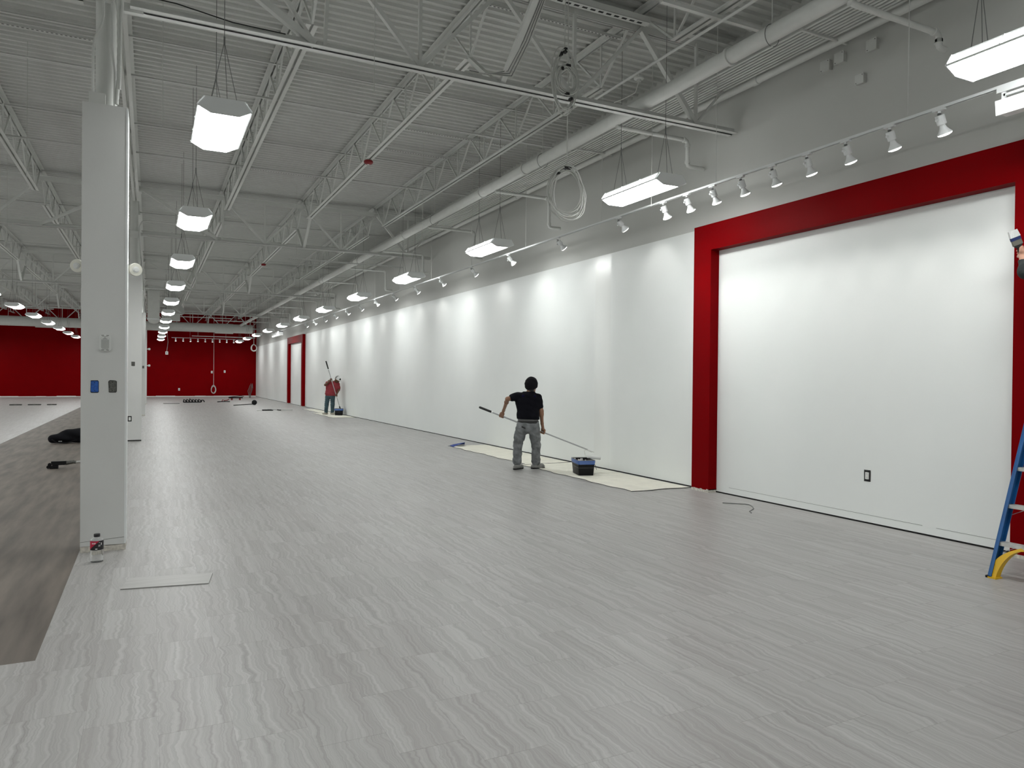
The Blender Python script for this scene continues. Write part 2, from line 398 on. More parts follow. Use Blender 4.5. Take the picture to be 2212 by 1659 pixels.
wallbox('device_box', 'blue plastic device box set in the nearest column', 'boxblue', -.452, fy, 1.49, .058, .098, .003)
wallbox('device_box', 'bare grey metal box set in the nearest column', 'boxgrey', -.310, fy, 1.492, .055, .10, .004)
fy2 = COLY0+BAY-WR
wallbox('device_box', 'small dark box set high in the second column', 'boxgrey', -.385, fy2, 1.86, .07, .09, .003)
wallbox('device_box', 'white outlet in dark cutout low on second column', 'dark', -.45, fy2, .54, .075, .12, 0, 'white')
wallbox('device_box', 'tiny dark box set in the third column', 'boxgrey', -.27, COLY0+2*BAY-WR, 1.9, .06, .09, .002)
oq = wallbox('outlet', 'white duplex outlet on the wall inside the red frame', 'dark', 0, 0, 0, .075, .118, .002, 'white')
oq.location = (XR-.001, 5.56, .54); oq.rotation_euler = (0, 0, -math.pi/2)
for zz in (.02, -.02):
    MB().lathe([(.016, 0), (.016, .003)], 12, (0, -.008, zz), (0, -1, 0)).build('receptacle', 'white', oq)
    for s in (-1, 1): MB().box(s*.006-.0012, s*.006+.0012, -.0115, -.011, zz-.005, zz+.005).build('slot', 'dark', oq)
# emergency lamp behind the nearest column
em = thing('emergency_light', 'cream twin-head emergency light on nearest column', 'light', (COLX, COLY0+WR, 2.62))
MB().box(-.14, .14, 0, .08, -.07, .07).build('battery_case', 'cream', em)
for s in (-1, 1):
    MB().tube([(s*.14, .05, 0), (s*.20, .05, 0)], .02).build('arm', 'cream', em, True)
    d = Vector((s*.35, -1, -.12)).normalized(); c = Vector((s*.235, .05, -.005))
    MB().lathe([(.004, -.06), (.035, -.052), (.058, -.02), (.062, .02), (.058, .035)], 20, c, d).build('lamp_head', 'cream', em, True)
    MB().lathe([(.030, .034), (.030, .040), (.018, .042), (.018, .046)], 16, c, d).build('lens', 'white', em, True)
# two globe lamps and a strap on the third column
for j, zz in enumerate((3.0, 2.1)):
    e2 = thing('globe_light', ['upper','lower'][j]+' small white globe light beside the fourth column', 'light', (COLX+WR, COLY0+3*BAY, zz))
    MB().lathe([(.02, 0), (.02, .07)], 10, (0,0,0), (1,0,0)).build('stem', 'white', e2)
    MB().lathe([(.02, .05), (.05, .06), (.065, .11), (.05, .16), (.02, .17)], 16, (0,0,0), (1,0,0)).build('globe', 'white', e2, True)

# ------------------------------------------------------------------ roof steel
def angles(mb, p0, p1, leg, th, gap, top=True):
    # two angles back to back along a horizontal member
    p0 = Vector(p0); p1 = Vector(p1); d = (p1-p0).normalized(); s = d.cross(Vector((0,0,1)))
    for k in (-1, 1):
        o = s*k*(gap/2+leg/2); v = s*k*(gap/2+th/2)
        zf = Vector((0,0,-th/2 if top else th/2)); zv = Vector((0,0,-leg/2 if top else leg/2))
        mb.bar(p0+o+zf, p1+o+zf, leg, th); mb.bar(p0+v+zv, p1+v+zv, th, leg)
    return mb
ZJT, ZJB = ZD-.004, 5.66
JL = BAY-.30
pan = .61
jt = angles(MB(), (0, 0, ZJT), (0, JL+.2, ZJT), .065, .007, .028, True).mesh('top_chord', 'steel')
jb = angles(MB(), (0, .75, ZJB), (0, JL-.55, ZJB), .055, .006, .026, False).mesh('bottom_chord', 'steel')
nb = 9; bn = [.75+ (JL-1.3)*(i)/(nb-1) for i in range(nb)]; half = (JL-1.3)/(nb-1)/2
dz = ZJT-.03-ZJB-.02
wd = MB().bar((0, 0, 0), (0, half, dz), .024, .024).mesh('web_bar', 'steel')
wv = MB().bar((0, 0, 0), (0, 0, dz), .020, .020).mesh('web_bar', 'steel')
wend = MB().bar((0, 0, 0), (0, -.72, dz), .026, .026).mesh('web_bar', 'steel')
fw_ = MB()
for i, b in enumerate(bn):
    fw_.bar((0, b, ZJB+.02), (0, b, ZJT-.03), .02, .02)
    if i < nb-1: fw_.bar((0, b, ZJB+.02), (0, b+half, ZJT-.03), .024, .024)
    if i > 0: fw_.bar((0, b, ZJB+.02), (0, b-half, ZJT-.03), .024, .024)
fw_.bar((0, bn[0], ZJB+.02), (0, .03, ZJT-.03), .026, .026); fw_.bar((0, bn[-1], ZJB+.02), (0, JL-.03, ZJT-.03), .026, .026)
fwm = fw_.mesh('web_bars', 'steel')
JX = [-.33+1.98*i for i in range(-7, 4)]
rown = {0: 'over the columns', 1: 'first right of the columns', 2: 'second right of the columns', 3: 'third right of the columns'}
for i in range(1, 8): rown[-i] = ORD[i-1]+' left of the columns'
bayn = ['overhead before the nearest girder', 'between nearest and second girders', 'between second and third girders', 'between third and fourth girders', 'between fourth and farthest girders']
for k in range(5):
    y0 = GY[k]+.15
    for i in range(-7, 4):
        x = -.33+1.98*i
        if k < 2 and i < -4: continue
        if k == 0 and (i < 0): continue
        t = thing('roof_joist', 'white open-web roof joist, %s, %s' % (rown[i], bayn[k]), 'roof joist', (x, y0, 0), 'open-web roof joists')
        link('top_chord', jt, t); link('bottom_chord', jb, t)
        if k < 3 and i >= -3:
            for j, b in enumerate(bn):
                link('web_bar', wv, t, (0, b, ZJB+.02))
                if j < nb-1: link('web_bar', wd, t, (0, b, ZJB+.02))
                if j > 0: link('web_bar', wd, t, (0, b, ZJB+.02), (0, 0, math.pi))
            link('web_bar', wend, t, (0, bn[0], ZJB+.02)); link('web_bar', wend, t, (0, bn[-1], ZJB+.02), (0, 0, math.pi))
        else:
            link('web_bars', fwm, t)['kind'] = 'stuff'
for i in range(-7, 4):     # short joists from the last girder to the red wall
    q = angles(MB(), (0, 0, ZJT), (0, 2.2, ZJT), .065, .007, .028, True)
    t = thing('roof_joist', 'short white roof joist, %s, meeting the red wall' % rown[i], 'roof joist', (-.33+1.98*i, GY[5]+.15, 0), 'open-web roof joists')
    q.build('top_chord', 'steel', t)
    angles(MB(), (0, .5, ZJB), (0, 2.2, ZJB), .055, .006, .026, False).build('bottom_chord', 'steel', t)
    for a, b in ((.03, .7), (1.3, .7), (1.3, 1.9)): MB().bar((0, a, ZJT-.03), (0, b, ZJB+.02), .024, .024).build('web_bar', 'steel', t)

ZGB, ZGT = 5.0, 6.10
def girder(k):
    y = GY[k]
    nm = ['rear', 'nearest', 'second', 'third', 'fourth', 'farthest'][k]
    # right span
    t = thing('joist_girder', 'white steel girder truss, %s, from column to right wall' % nm, 'girder', (0, y, 0), 'girder trusses')
    angles(MB(), (COLX+.1, 0, ZGT+.06), (XR+.02, 0, ZGT+.06), .10, .010, .03, True).build('top_chord', 'steel', t)
    angles(MB(), (COLX+.19, 0, ZGB), (XR-.05, 0, ZGB), .075, .008, .03, False).build('bottom_chord', 'steel', t)
    MB().box(COLX+.14, COLX+.30, -.03, .03, ZGB-.03, ZGB+.05).build('bracket', 'steel', t)
    zb, zt = ZGB+.03, ZGT
    wl = [((-.2, zt), (1.5, zb), .075), ((.7, zt), (1.5, zb), .04), ((1.65, zt), (1.6, zb), .04), ((1.65, zt), (2.64, zb), .055), ((2.64, zb), (2.64, zt), .04),
          ((2.64, zb), (3.63, zt), .05), ((3.63, zt), (4.62, zb), .05), ((4.62, zb), (4.62, zt), .04), ((4.62, zb), (5.61, zt), .05), ((5.61, zt), (6.52, zb), .065),
          ((6.52, zb), (6.52, zt), .04), ((6.52, zb), (7.2, 5.8), .03)]
    for a, b, w in wl:
        MB().bar((a[0], -.02, a[1]), (b[0], -.02, b[1]), w*.9, w, (0, 1, 0)).build('web_bar', 'steel', t)
    for s in (-1, 1):
        MB().bar((3.63, s*.04, ZGB+.02), (3.63, s*.92, ZJB+.02), .065, .05).build('knee_brace', 'steel', t)
    # left span
    t = thing('joist_girder', 'white steel girder truss, %s, left of the columns' % nm, 'girder', (0, y, 0), 'girder trusses')
    angles(MB(), (COLX-.1, 0, ZGT+.06), (XL, 0, ZGT+.06), .10, .010, .03, True).build('top_chord', 'steel', t)
    angles(MB(), (COLX-.19, 0, ZGB), (XL, 0, ZGB), .075, .008, .03, False).build('bottom_chord', 'steel', t)
    x = -.33
    MB().bar((-.56, -.02, zt), (-2.31+.0, -.02, zb), .06, .06, (0, 1, 0)).build('web_bar', 'steel', t)
    for i in range(1, 7):
        xt = -.33-1.98*i; xb = xt-.99
        MB().bar((xt, -.02, zt), (xb, -.02, zb), .05, .05, (0, 1, 0)).build('web_bar', 'steel', t)
        MB().bar((xb, -.02, zb), (xb-.99, -.02, zt), .05, .05, (0, 1, 0)).build('web_bar', 'steel', t)
        MB().bar((xb, -.02, zb), (xb, -.02, zt), .04, .04, (0, 1, 0)).build('web_bar', 'steel', t)
    for xx in (-4.29,):
        for s in (-1, 1): MB().bar((xx, s*.04, ZGB+.02), (xx, s*.92, ZJB+.02), .065, .05).build('knee_brace', 'steel', t)
for k in range(1, 6): girder(k)

# bridging angles across the joists
brw = ['first', 'second', 'third']
for k in range(1, 5):
    for j, fr in enumerate((.30, .62)):
        y = GY[k]+BAY*fr
        for zz, nm in ((ZJT-.075, 'upper'), (ZJB+.06, 'lower')):
            o = MB().bar((XL, y, zz), (XR+.02, y, zz), .035, .006).bar((XL, y+.015, zz+.016), (XR+.02, y+.015, zz+.016), .005, .034).build('bridging_angle', 'steel')
            tag(o, '%s %s bridging angle crossing joists %s' % (brw[j], nm, bayn[k]), 'bracing', 'joist bridging angles')

# slotted channels hung under the deck
def slotted(x0, x1, y, z, w, label, slot=.028, pitch=.055):
    t = thing('slotted_channel', label, 'channel', (x0, y, z), 'slotted steel channels')
    L = x1-x0
    MB().box(0, L, -w/2, w/2, 0, .003).box(0, L, w/2-.003, w/2, 0, w*.7).box(0, L, -w/2, -w/2+.003, 0, w*.7).build('channel', 'steel', t)
    q = MB(); n = int(L/pitch)
    for i in range(n):
        a = .02+i*pitch; q.box(a, a+slot, -w*.16, w*.16, -.0008, .0005)
    q.build('slots', 'dark', t)['kind'] = 'stuff'
slotted(3.70, 5.66, 8.22, 6.20, .045, 'slotted channel under the deck just past the nearest girder')
slotted(4.15, 5.60, 7.52, 6.08, .11, 'wide slotted angle along the nearest girder, above the cable coil', .07, .115)
slotted(1.65, 3.61, 17.13, 6.20, .05, 'slotted channel just before the second girder')
slotted(4.18, 6.27, 13.02, 6.20, .05, 'slotted channel above the large pipe, third from camera')
slotted(4.17, 6.38, 14.35, 6.20, .05, 'slotted channel above the large pipe, fourth from camera')
slotted(-2.3, -.62, 11.61, 6.20, .05, 'slotted channel left of the nearest column post')
slotted(3.5, 6.9, 21.5, 4.95, .05, 'low slotted channel just past the second girder')
o = MB().bar((4.80, 6.22, 5.60), (6.40, 6.22, 5.60), .05, .04).build('strut_channel', 'steel'); tag(o, 'plain strut channel carrying the large pipe hanger, top right', 'channel')

# ------------------------------------------------------------------ pipes along the right wall
pX, pZ = 5.70, 5.17
t = thing('main_pipe', 'large white main pipe running along the right side ceiling', 'pipe', (pX, 0, pZ))
MB().tube([(0, YF, 0), (0, YB-.05, 0)], .086, 24).build('pipe_run', 'steel', t, True)
for y in (5.55, 10.44, 12.25, 17.0, 22.0, 27, 33, 39, 46, 52):
    q = MB(); 
    q.lathe([(.088, -.02), (.104, -.018), (.104, .018), (.088, .02)], 20, (0, y+.6, 0), (0, 1, 0)); q.build('coupling', 'steel', t, True)
for y in (5.55, 10.44, 15.5, 22.0, 27, 33, 39, 46, 52):
    q = MB(); ring = [(.10*math.sin(a), y, -.02+.115*math.cos(a)) for a in [math.radians(d) for d in range(-170, 171, 20)]]
    q.tube(ring, .004, 6); q.build('ring_hanger', 'cable', t); MB().tube([(0, y, .10), (0, y, ZD-pZ)], .005, 6).build('hanger_rod', 'steel', t)
t = thing('secondary_pipe', 'thinner white pipe between the conduits and right wall', 'pipe', (7.12, 0, 5.55))
MB().tube([(0, YF, 0), (0, 36.0, 0)], .05, 16).build('pipe_run', 'steel', t, True)
for y in (3.9, 7.2, 9.6, 14.2, 19, 25, 31): MB().lathe([(.05, -.05), (.06, -.045), (.06, .045), (.05, .05)], 16, (0, y, 0), (0, 1, 0)).build('coupling', 'steel', t, True)
for i in range(8):
    x = 6.57+i*.06
    pts = [(x, YF, 5.56), (x, 31.0, 5.56), (x, 31.3, 5.53), (x-.05, 31.6, 5.3), (x-.05, 31.7, 4.95)]
    o = MB().tube(pts, .013, 8).build('conduit', 'steel', None, True)
    tag(o, 'white conduit, %s of eight counted from the large pipe' % ORD[i], 'conduit', 'parallel conduits beside the large pipe')
for i, y in enumerate((5.9, 10.7, 14.0, 17.8, 24, 29)):
    o = MB().bar((6.50, y, 5.532), (7.24, y, 5.532), .03, .02).build('conduit_strut', 'steel'); tag(o, '%s strut under the conduits counted from the camera' % ORD[i], 'bracket', 'struts under the conduits')
o = MB().tube([(5.53, 5.0, 5.5), (5.53, 8.75, 5.5)], .017, 8).build('thin_pipe', 'steel', None, True); tag(o, 'thin white pipe beside the third joist near the cable coil', 'pipe')
dv = thing('ceiling_detector', 'white round detector hanging below the thin pipe', 'detector', (5.53, 7.6, 5.5))
MB().lathe([(.012, -.02), (.012, -.06), (.06, -.065), (.065, -.085), (.03, -.095), (.03, -.12)], 16).build('detector_body', 'steel', dv, True)
MB().tube([(.0, 0, -.12), (.02, .1, -.22), (-.02, .3, -.24), (0, .55, -.2)], .006, 6).build('lead', 'cablew', dv)
def branch(i, y, x1, drop, back):
    t = thing('branch_pipe', '%s pipe arm from the large pipe toward the wall' % ORD[i], 'pipe', (0, y, 5.06), 'pipe arms off the large pipe')
    pts = [(pX, 0, 0), (x1-.05, 0, 0), (x1-.015, 0, -.012), (x1, 0, -.05)]
    if drop: pts += [(x1, 0, -drop+.04), (x1+.012, 0, -drop+.012), (x1+.05, 0, -drop), (x1+back, 0, -drop)]
    else: pts = pts[:2]
    MB().tube(pts, .030, 12).build('pipe_run', 'steel', t, True)
    if drop:
        for c, ax in (((x1-.07, 0, 0), (1,0,0)), ((x1, 0, -.075), (0,0,1)), ((x1, 0, -drop+.06), (0,0,1))):
            MB().lathe([(.030, -.02), (.040, -.018), (.040, .018), (.030, .02)], 12, c, ax).build('fitting', 'steel', t, True)
branch(0, 4.62, 6.98, .14, .1); branch(1, 8.33, 6.93, .37, .30); branch(2, 12.25, 6.84, .55, .25); branch(3, 15.9, 6.86, .62, .2)
for i in range(4, 12): branch(i, 15.9+3.65*(i-3), 6.86, .62 if i % 2 else .5, .22)
# boxes high on the right wall
for i, (y, z, lb) in enumerate(((5.56, 5.38, 'square box high on right wall, nearest the large light'), (6.19, 5.38, 'far one of two adjoining square boxes on right wall'), (5.99, 5.40, 'near one of two adjoining square boxes on right wall'), (5.71, 5.05, 'small square box below the others on right wall'))):
    s = .06 if i < 3 else .05
    t = thing('junction_box', 'white '+lb, 'box', (XR+.02, y, z), 'wall junction boxes')
    MB().box(-.05, 0, -s, s, -s, s).build('box_body', 'wall_up', t); MB().box(-.056, -.05, -s-.006, s+.006, -s-.006, s+.006).build('cover', 'steel', t)
    for a in (-1, 1): MB().lathe([(.005, 0), (.005, .003)], 6, (-.056, a*s*.8, -a*s*.8), (-1, 0, 0)).build('screw', 'dark', t)

# ------------------------------------------------------------------ high-bay lights
FL = 1.22
hx = [(.115, 0), (.235, .062), (.165, .150), (-.165, .150), (-.235, .062), (-.115, 0)]
endm = MB().prism(hx, 0, .008).mesh('end_plate', 'fix')
lensm = MB().add([(-.222, 0, .058), (-.115, 0, .004), (.115, 0, .004), (.222, 0, .058), (-.222, FL-.02, .058), (-.115, FL-.02, .004), (.115, FL-.02, .004), (.222, FL-.02, .058)],
                 [(0, 4, 5, 1), (1, 5, 6, 2), (2, 6, 7, 3)]).mesh('lens', 'lens')
hs = MB().box(-.165, .165, 0, FL-.02, .142, .15)
for s in (-1, 1):
    hs.bar((s*.231, 0, .060), (s*.231, FL-.02, .060), .012, .016); hs.bar((s*.168, 0, .146), (s*.168, FL-.02, .146), .014, .012)
    for yy in (.008, .40, .80, FL-.028): hs.bar((s*.231, yy, .060), (s*.168, yy, .146), .03, .006, (0, 1, 0))
    hs.bar((s*.226, .0, .056), (s*.118, .0, .002), .006, .006); 
housem = hs.mesh('housing', 'fix')
def slotmesh(a, b):
    return [MB().add([(s*.226, a, .068), (s*.226, b, .068), (s*.173, b, .140), (s*.173, a, .140)], [(0, 1, 2, 3)]).mesh('slot_lens', 'slot') for s in (-1, 1)]
slots = slotmesh(.02, .385)+slotmesh(.415, .785)+slotmesh(.815, FL-.04)
sallm = slotmesh(.02, FL-.04)
LZ = 4.0
cb = MB(); zj = .72
for s in (-1, 1): cb.tube([(s*.12, 0, .15), (0, 0, zj)], .003, 5)
cb.tube([(.03, 0, .15), (0, 0, zj)], .003, 5); cb.tube([(0, 0, zj), (0, 0, ZD-LZ)], .0035, 5); cb.lathe([(.008, zj-.03), (.008, zj+.05)], 6)
cablem = cb.mesh('hanger_cable', 'cable')
ROWS = [(5.75, 'row beside the right wall'), (.60, 'row just right of the columns'), (-4.47, 'row just left of the columns'), (-9.6, 'second row left of the columns'), (-13.6, 'leftmost row')]
for x, rn in ROWS:
    for k in range(-2, 11):
        yc = 7.82+4.82*k
        if k == 10 and x > -5 and x < 5 and False: continue
        lab = 'lit white high-bay light, %s in the %s' % (ORD[k+2], rn)
        t = thing('high_bay_light', lab, 'light', (x, yc-FL/2, LZ), 'hanging high-bay lights')
        link('end_plate', endm, t, (0, -.008, 0)); link('end_plate', endm, t, (0, FL-.02, 0))
        link('lens', lensm, t); link('housing', housem, t)
        if k <= 1 and x > -5:
            for s in slots: link('slot_lens', s, t)
        else:
            for s in sallm: link('slot_lens', s, t)
        for yy in (.12, FL-.14): link('hanger_cable', cablem, t, (0, yy, 0))

# ------------------------------------------------------------------ track and track lamps
TX, TZ = 6.40, 4.09
def track(label, pts):
    t = thing('lighting_track', label, 'track')
    (x0, y0, z0), (x1, y1, z1) = pts
    d = Vector((x1-x0, y1-y0, z1-z0)); L = d.length; d.normalize(); s = d.cross(Vector((0,0,1)))
    a = Vector(pts[0]); b = Vector(pts[1])
    MB().bar(a+Vector((0,0,.012)), b+Vector((0,0,.012)), .036, .004).bar(a+s*.016, b+s*.016, .004, .022).bar(a-s*.016, b-s*.016, .004, .022).build('rail', 'fix', t)
    MB().bar(a+Vector((0,0,.004)), b+Vector((0,0,.004)), .024, .004).build('rail_slot', 'cable', t)
    n = max(2, int(L/2.6))
    for i in range(n):
        p = a.lerp(b, (i+.5)/n); MB().tube([p+Vector((0,0,.014)), Vector((p.x, p.y, ZD))], .004, 6).build('hanger_rod', 'steel', t)
    return t
track('white lighting track hung along the right wall', [(TX, -2, TZ), (TX, 45, TZ)])
track('white lighting track in front of the red end wall', [(1.3, 57.0, 4.26), (6.1, 57.0, 4.26)])
adm = MB().box(-.018, .018, -.055, .055, -.028, -.008).lathe([(.013, -.028), (.013, -.05)], 10).mesh('adapter', 'fix')
knm = MB().lathe([(.017, -.048), (.017, -.060)], 10).mesh('pivot', 'cable')
bodym = MB().lathe([(.020, 0), (.040, .004), (.040, .085), (.034, .092)], 16, (0,0,-.062), (0,0,-1)).mesh('socket_body', 'fix', True)
bulbm = MB().lathe([(.022, .09), (.026, .105), (.030, .12), (.048, .150), (.062, .168), (.064, .176)], 18, (0,0,-.062), (0,0,-1)).mesh('reflector', 'fix', True)
facem = MB().lathe([(.060, .1765), (.055, .184), (.03, .192), (.005, .194)], 18, (0,0,-.062), (0,0,-1)).mesh('lamp_face', 'lamp', True)
knobm = MB().lathe([(.008, 0), (.008, .018), (.012, .02), (.012, .028)], 8, (-.04, 0, -.10), (-1, 0, 0)).mesh('thumb_screw', 'fix')
def track_lamp(loc, aim, label, group, power, size=math.radians(95)):
    t = thing('track_lamp', label, 'spotlight', loc, group)
    link('adapter', adm, t); link('pivot', knm, t)
    # swivel the lamp so that its -z looks along aim
    d = Vector(aim).normalized(); q = Vector((0, 0, -1)).rotation_difference(d)
    for nm, me in (('socket_body', bodym), ('reflector', bulbm), ('lamp_face', facem), ('thumb_screw', knobm)):
        o = link(nm, me, t); pv = Vector((0, 0, -.058)); mt = Matrix.Translation(pv) @ q.to_matrix().to_4x4() @ Matrix.Translation(-pv); o.matrix_local = mt
        if nm == 'lamp_face':
            ld = bpy.data.lights.new('lamp_beam', 'SPOT'); ld.energy = power; ld.spot_size = size; ld.spot_blend = .85; ld.shadow_soft_size = .05; ld.color = (1, .99, .96)
            lo = bpy.data.objects.new('lamp_beam', ld); COL.objects.link(lo); lo.parent = t
            lo.matrix_local = mt @ Matrix.Translation((0, 0, -.275))
    return t
for i in range(9):
    track_lamp((TX, 4.22+.497*i, TZ), (.43, -.05, -1), 'track lamp, %s from the ladder, over the near red frame' % ORD[i], 'track lamps along the right wall', SPOT_POWER*1.75, math.radians(54))
fy_ = [y*1.085 for y in (8.55, 10.26, 12.09, 13.82, 15.65, 17.44, 19.27, 21.05, 22.85, 24.6, 26.4, 28.2, 30.1, 31.9)]
for i, y in enumerate(fy_):
    track_lamp((TX, y, TZ), (1.0, .06, -.95), 'track lamp aimed at the long white wall, %s past the red frame' % ORD[i], 'track lamps along the right wall', SPOT_POWER*.58, math.radians(84))
for i in range(9):
    track_lamp((1.57+.485*i, 57.0, 4.26), (0, .35, -1), 'track lamp, %s from left, before the red end wall' % ORD[i], 'track lamps before the end wall', SPOT_POWER*.5)
# wall-washer at the ladder end and louvred one at the far end
ww = thing('wall_washer', 'white box wall-washer on the track near the ladder', 'light', (TX, 3.66, TZ))
MB().box(-.02, .02, -.75, .05, -.05, -.01).build('gear_tray', 'fix', ww)
for s in (-.64, .0): MB().bar((0, s, -.05), (0, s, -.17), .03, .02).build('yoke', 'fix', ww); 
MB().bar((0, .0, -.075), (0, -.64, -.075), .02, .02).build('yoke_bar', 'fix', ww)
MB().prism([(-.075, -.13), (.06, -.10), (.075, -.22), (-.06, -.25)], -.70, .03).build('lamp_box', 'fix', ww)
MB().box(-.045, .055, -.68, .01, -.243, -.238).build('glass', 'white', ww)
lv = thing('louvre_light', 'louvred linear light at the far end of wall track', 'light', (TX, 41.6, 3.95))
MB().box(-.10, .10, 0, 2.4, .10, .14).build('tray', 'fix', lv)
for i in range(9): MB().box(-.10, .10, .05+i*.28, .08+i*.28, -.08, .10).build('louvre', 'fix', lv)
MB().box(-.11, -.10, 0, 2.4, -.10, -.06).build('lit_edge', 'lamp', lv)
for s in (0, 2.38): MB().box(-.12, .12, s, s+.02, -.1, .14).build('end_cap', 'fix', lv)

# ------------------------------------------------------------------ cable coils
def coil(name, label, c, rx, rz, n, yv, top, ties, rad=.005, seed=1):
    rg = random.Random(seed); t = thing(name, label, 'cable', c, 'hanging cable coils'); top = ZD-c[2]
    for i in range(n):
        a, b = rx*rg.uniform(.82, 1.05), rz*rg.uniform(.86, 1.04); ox, oz = rg.uniform(-.02, .02)*rx/.15, rg.uniform(-.03, .03)*rz/.2; ph = rg.uniform(0, 6)
        pts = [(ox+a*math.sin(q)*(1-.12*math.cos(q)), yv*math.sin(q*2+ph)+rg.uniform(-.003, .003), oz+b*math.cos(q)) for q in [2*math.pi*j/28 for j in range(28)]]
        MB().tube(pts, rad, 6, closed=True).build('loop', 'cablew', t, True)
    for tx, tz, w, h in ties: MB().box(tx-w, tx+w, -.03, .03, tz-h, tz+h).build('tape', 'tape', t)
    MB().tube([(0, 0, rz*.95), (.005, 0, (rz+top)/2), (0, 0, top)], rad, 6).build('lead', 'cablew', t)
    return t
coil('cable_coil', 'tall loose pale cable loops hanging at the nearest girder', (4.33, 7.42, 5.10), .165, .36, 7, .03, 1.2, ((.01, .355, .02, .025), (-.05, .30, .012, .02), (.09, -.2, .014, .014)), .0062, 3)
coil('cable_coil', 'tight round pale cable coil inside the tall cable loops', (4.34, 7.36, 5.09), .140, .160, 10, .02, .5, ((.0, .16, .025, .014), (-.01, -.17, .022, .014), (-.08, .11, .012, .02)), .006, 4)
coil('cable_coil', 'large pale cable coil hanging low beside the wall light', (4.72, 8.0, 3.95), .255, .32, 9, .03, 2.0, ((.0, .325, .05, .014), (-.13, .24, .022, .014)), .007, 5)
coil('cable_coil', 'white cable coil hanging high near the far right corner', (6.9, 57.5, 3.72), .2, .25, 6, .05, 2.3, (), .025, 6)
coil('cable_coil', 'pale cable coil hanging low before the red wall', (4.2, 58.6, .55), .17, .30, 5, .04, 5.7, (), .014, 7)
# bundle of wires following the knee brace of the nearest girder
for i in range(7):
    q = [Vector((3.63+.05+.010*i, 6.75, 5.70)), Vector((3.66+.016*i, 7.2, 5.34)), Vector((3.62+.012*i, 7.5, 5.12-.012*i)), Vector((3.45-.02*i, 7.62, 5.075)), Vector((3.2+.02*i, 7.65, 5.07+.02*(i % 2)))]
    o = MB().tube(q, .005, 5).build('wire', 'cable' if i % 2 else 'cablew'); tag(o, 'thin wire drooping from girder knee brace, %s in the bundle from the brace' % ORD[i], 'wire', 'wire bundle at the girder')
o = MB().tube([(-.12, 7.62, 5.12), (.2, 7.63, 5.12), (.7, 7.62, 5.05), (1.2, 7.63, 5.05)], .006, 6).build('black_cable', 'tape'); tag(o, 'black cable lying along nearest girder beside the column', 'cable')
# loose hanging wires
for i, (x, y, z0) in enumerate(((.1, 9.0, 4.35), (2.05, 7.4, 4.55), (-1.6, 12.4, 4.4), (6.2, 8.2, 4.0), (4.9, 14.0, 4.3), (3.2, 18.5, 4.6), (-2.6, 17.6, 4.2))):
    o = MB().tube([(x, y, z0), (x, y, ZD)], .004, 5).build('hanger_wire', 'cablew'); tag(o, 'thin vertical hanger wire, %s from the camera' % ORD[i], 'wire', 'loose hanger wires')
# drop cord with a box before the red wall
t = thing('pendant_outlet', 'white cord with outlet box hanging before red wall', 'cord', (1.02, 58.3, 3.2)); MB().tube([(0, 0, .1), (.08, 0, .8), (.02, 0, 1.4), (0, 0, 3.1)], .014, 6).build('cord', 'cablew', t); MB().box(-.09, .09, -.05, .05, -.12, .1).build('outlet_box', 'white', t); MB().box(-.04, .04, -.055, -.05, -.05, .03).build('outlet', 'cable', t)

# red ceiling horns
for lb, p in (('red round alarm horn on joist in the nearest bay', (3.63, 13.45, 5.62)), ('red round alarm horn on joist in the second bay', (3.63, 27.6, 5.62))):
    t = thing('alarm_horn', lb, 'alarm', p)
    MB().lathe([(.075, .03), (.085, .02), (.085, -.01), (.06, -.035), (.03, -.04)], 20).build('horn_body', 'redplastic', t, True); MB().box(-.05, .05, -.05, .05, .03, .06).build('mount', 'steel', t); MB().lathe([(.022, -.04), (.018, -.05)], 12).build('strobe', 'white', t)

# ------------------------------------------------------------------ ducts at the far end
t = thing('round_duct', 'big round white duct crossing before the red wall', 'duct', (0, 55.0, 4.92))
MB().tube([(XL, 0, 0), (6.5, 0, 0)], .31, 28).build('duct_run', 'steel', t, True)
for a, b in ((-6.6, -5.4), (4.0, 5.2)): MB().tube([(a, 0, -.02), (b, 0, -.02)], .35, 28).build('sleeve', 'steel', t, True)
for x in (-12, -8, -4, -.5, 2.4, 6.0): MB().tube([(x, 0, -.315), (x, -.32, 0), (x, -.3, .3), (x, 0, ZD-4.92)], .012, 6).build('hanger', 'steel', t)
for x in (-9.5, -3, 1.2, 3.6): MB().lathe([(.312, -.02), (.322, -.018), (.322, .018), (.312, .02)], 28, (x, 0, 0), (1, 0, 0)).build('seam_ring', 'steel', t)
t = thing('duct_drop', 'tall rectangular white duct drop beside the far columns', 'duct', (.12, 43.4, 0))
MB().box(-.30, .28, -.3, .3, 4.60, ZD).build('duct_box', 'steel', t)
for z in (5.1, 5.6): MB().box(-.31, .29, -.31, .31, z, z+.03).build('flange', 'steel', t)
MB().box(-.32, .30, -.32, .32, 4.54, 4.60).build('collar', 'fix', t); MB().lathe([(.29, 4.54), (.28, 4.48), (.20, 4.38), (.05, 4.33)], 20).build('round_boot', 'steel', t, True)
t = thing('duct_transition', 'angular white duct transition hanging behind the light row', 'duct', (1.08, 44.78, 0))
MB().prism([(-.5, 4.62), (.36, 4.62), (.36, 4.95), (.60, 5.05), (.60, 5.2), (.38, 5.55), (-.30, 5.55), (-.58, 5.05)], -.24, .24).build('transition_box', 'steel', t)
MB().box(-.25, .25, -.2, .2, 5.55, ZD-.002).build('neck', 'steel', t)
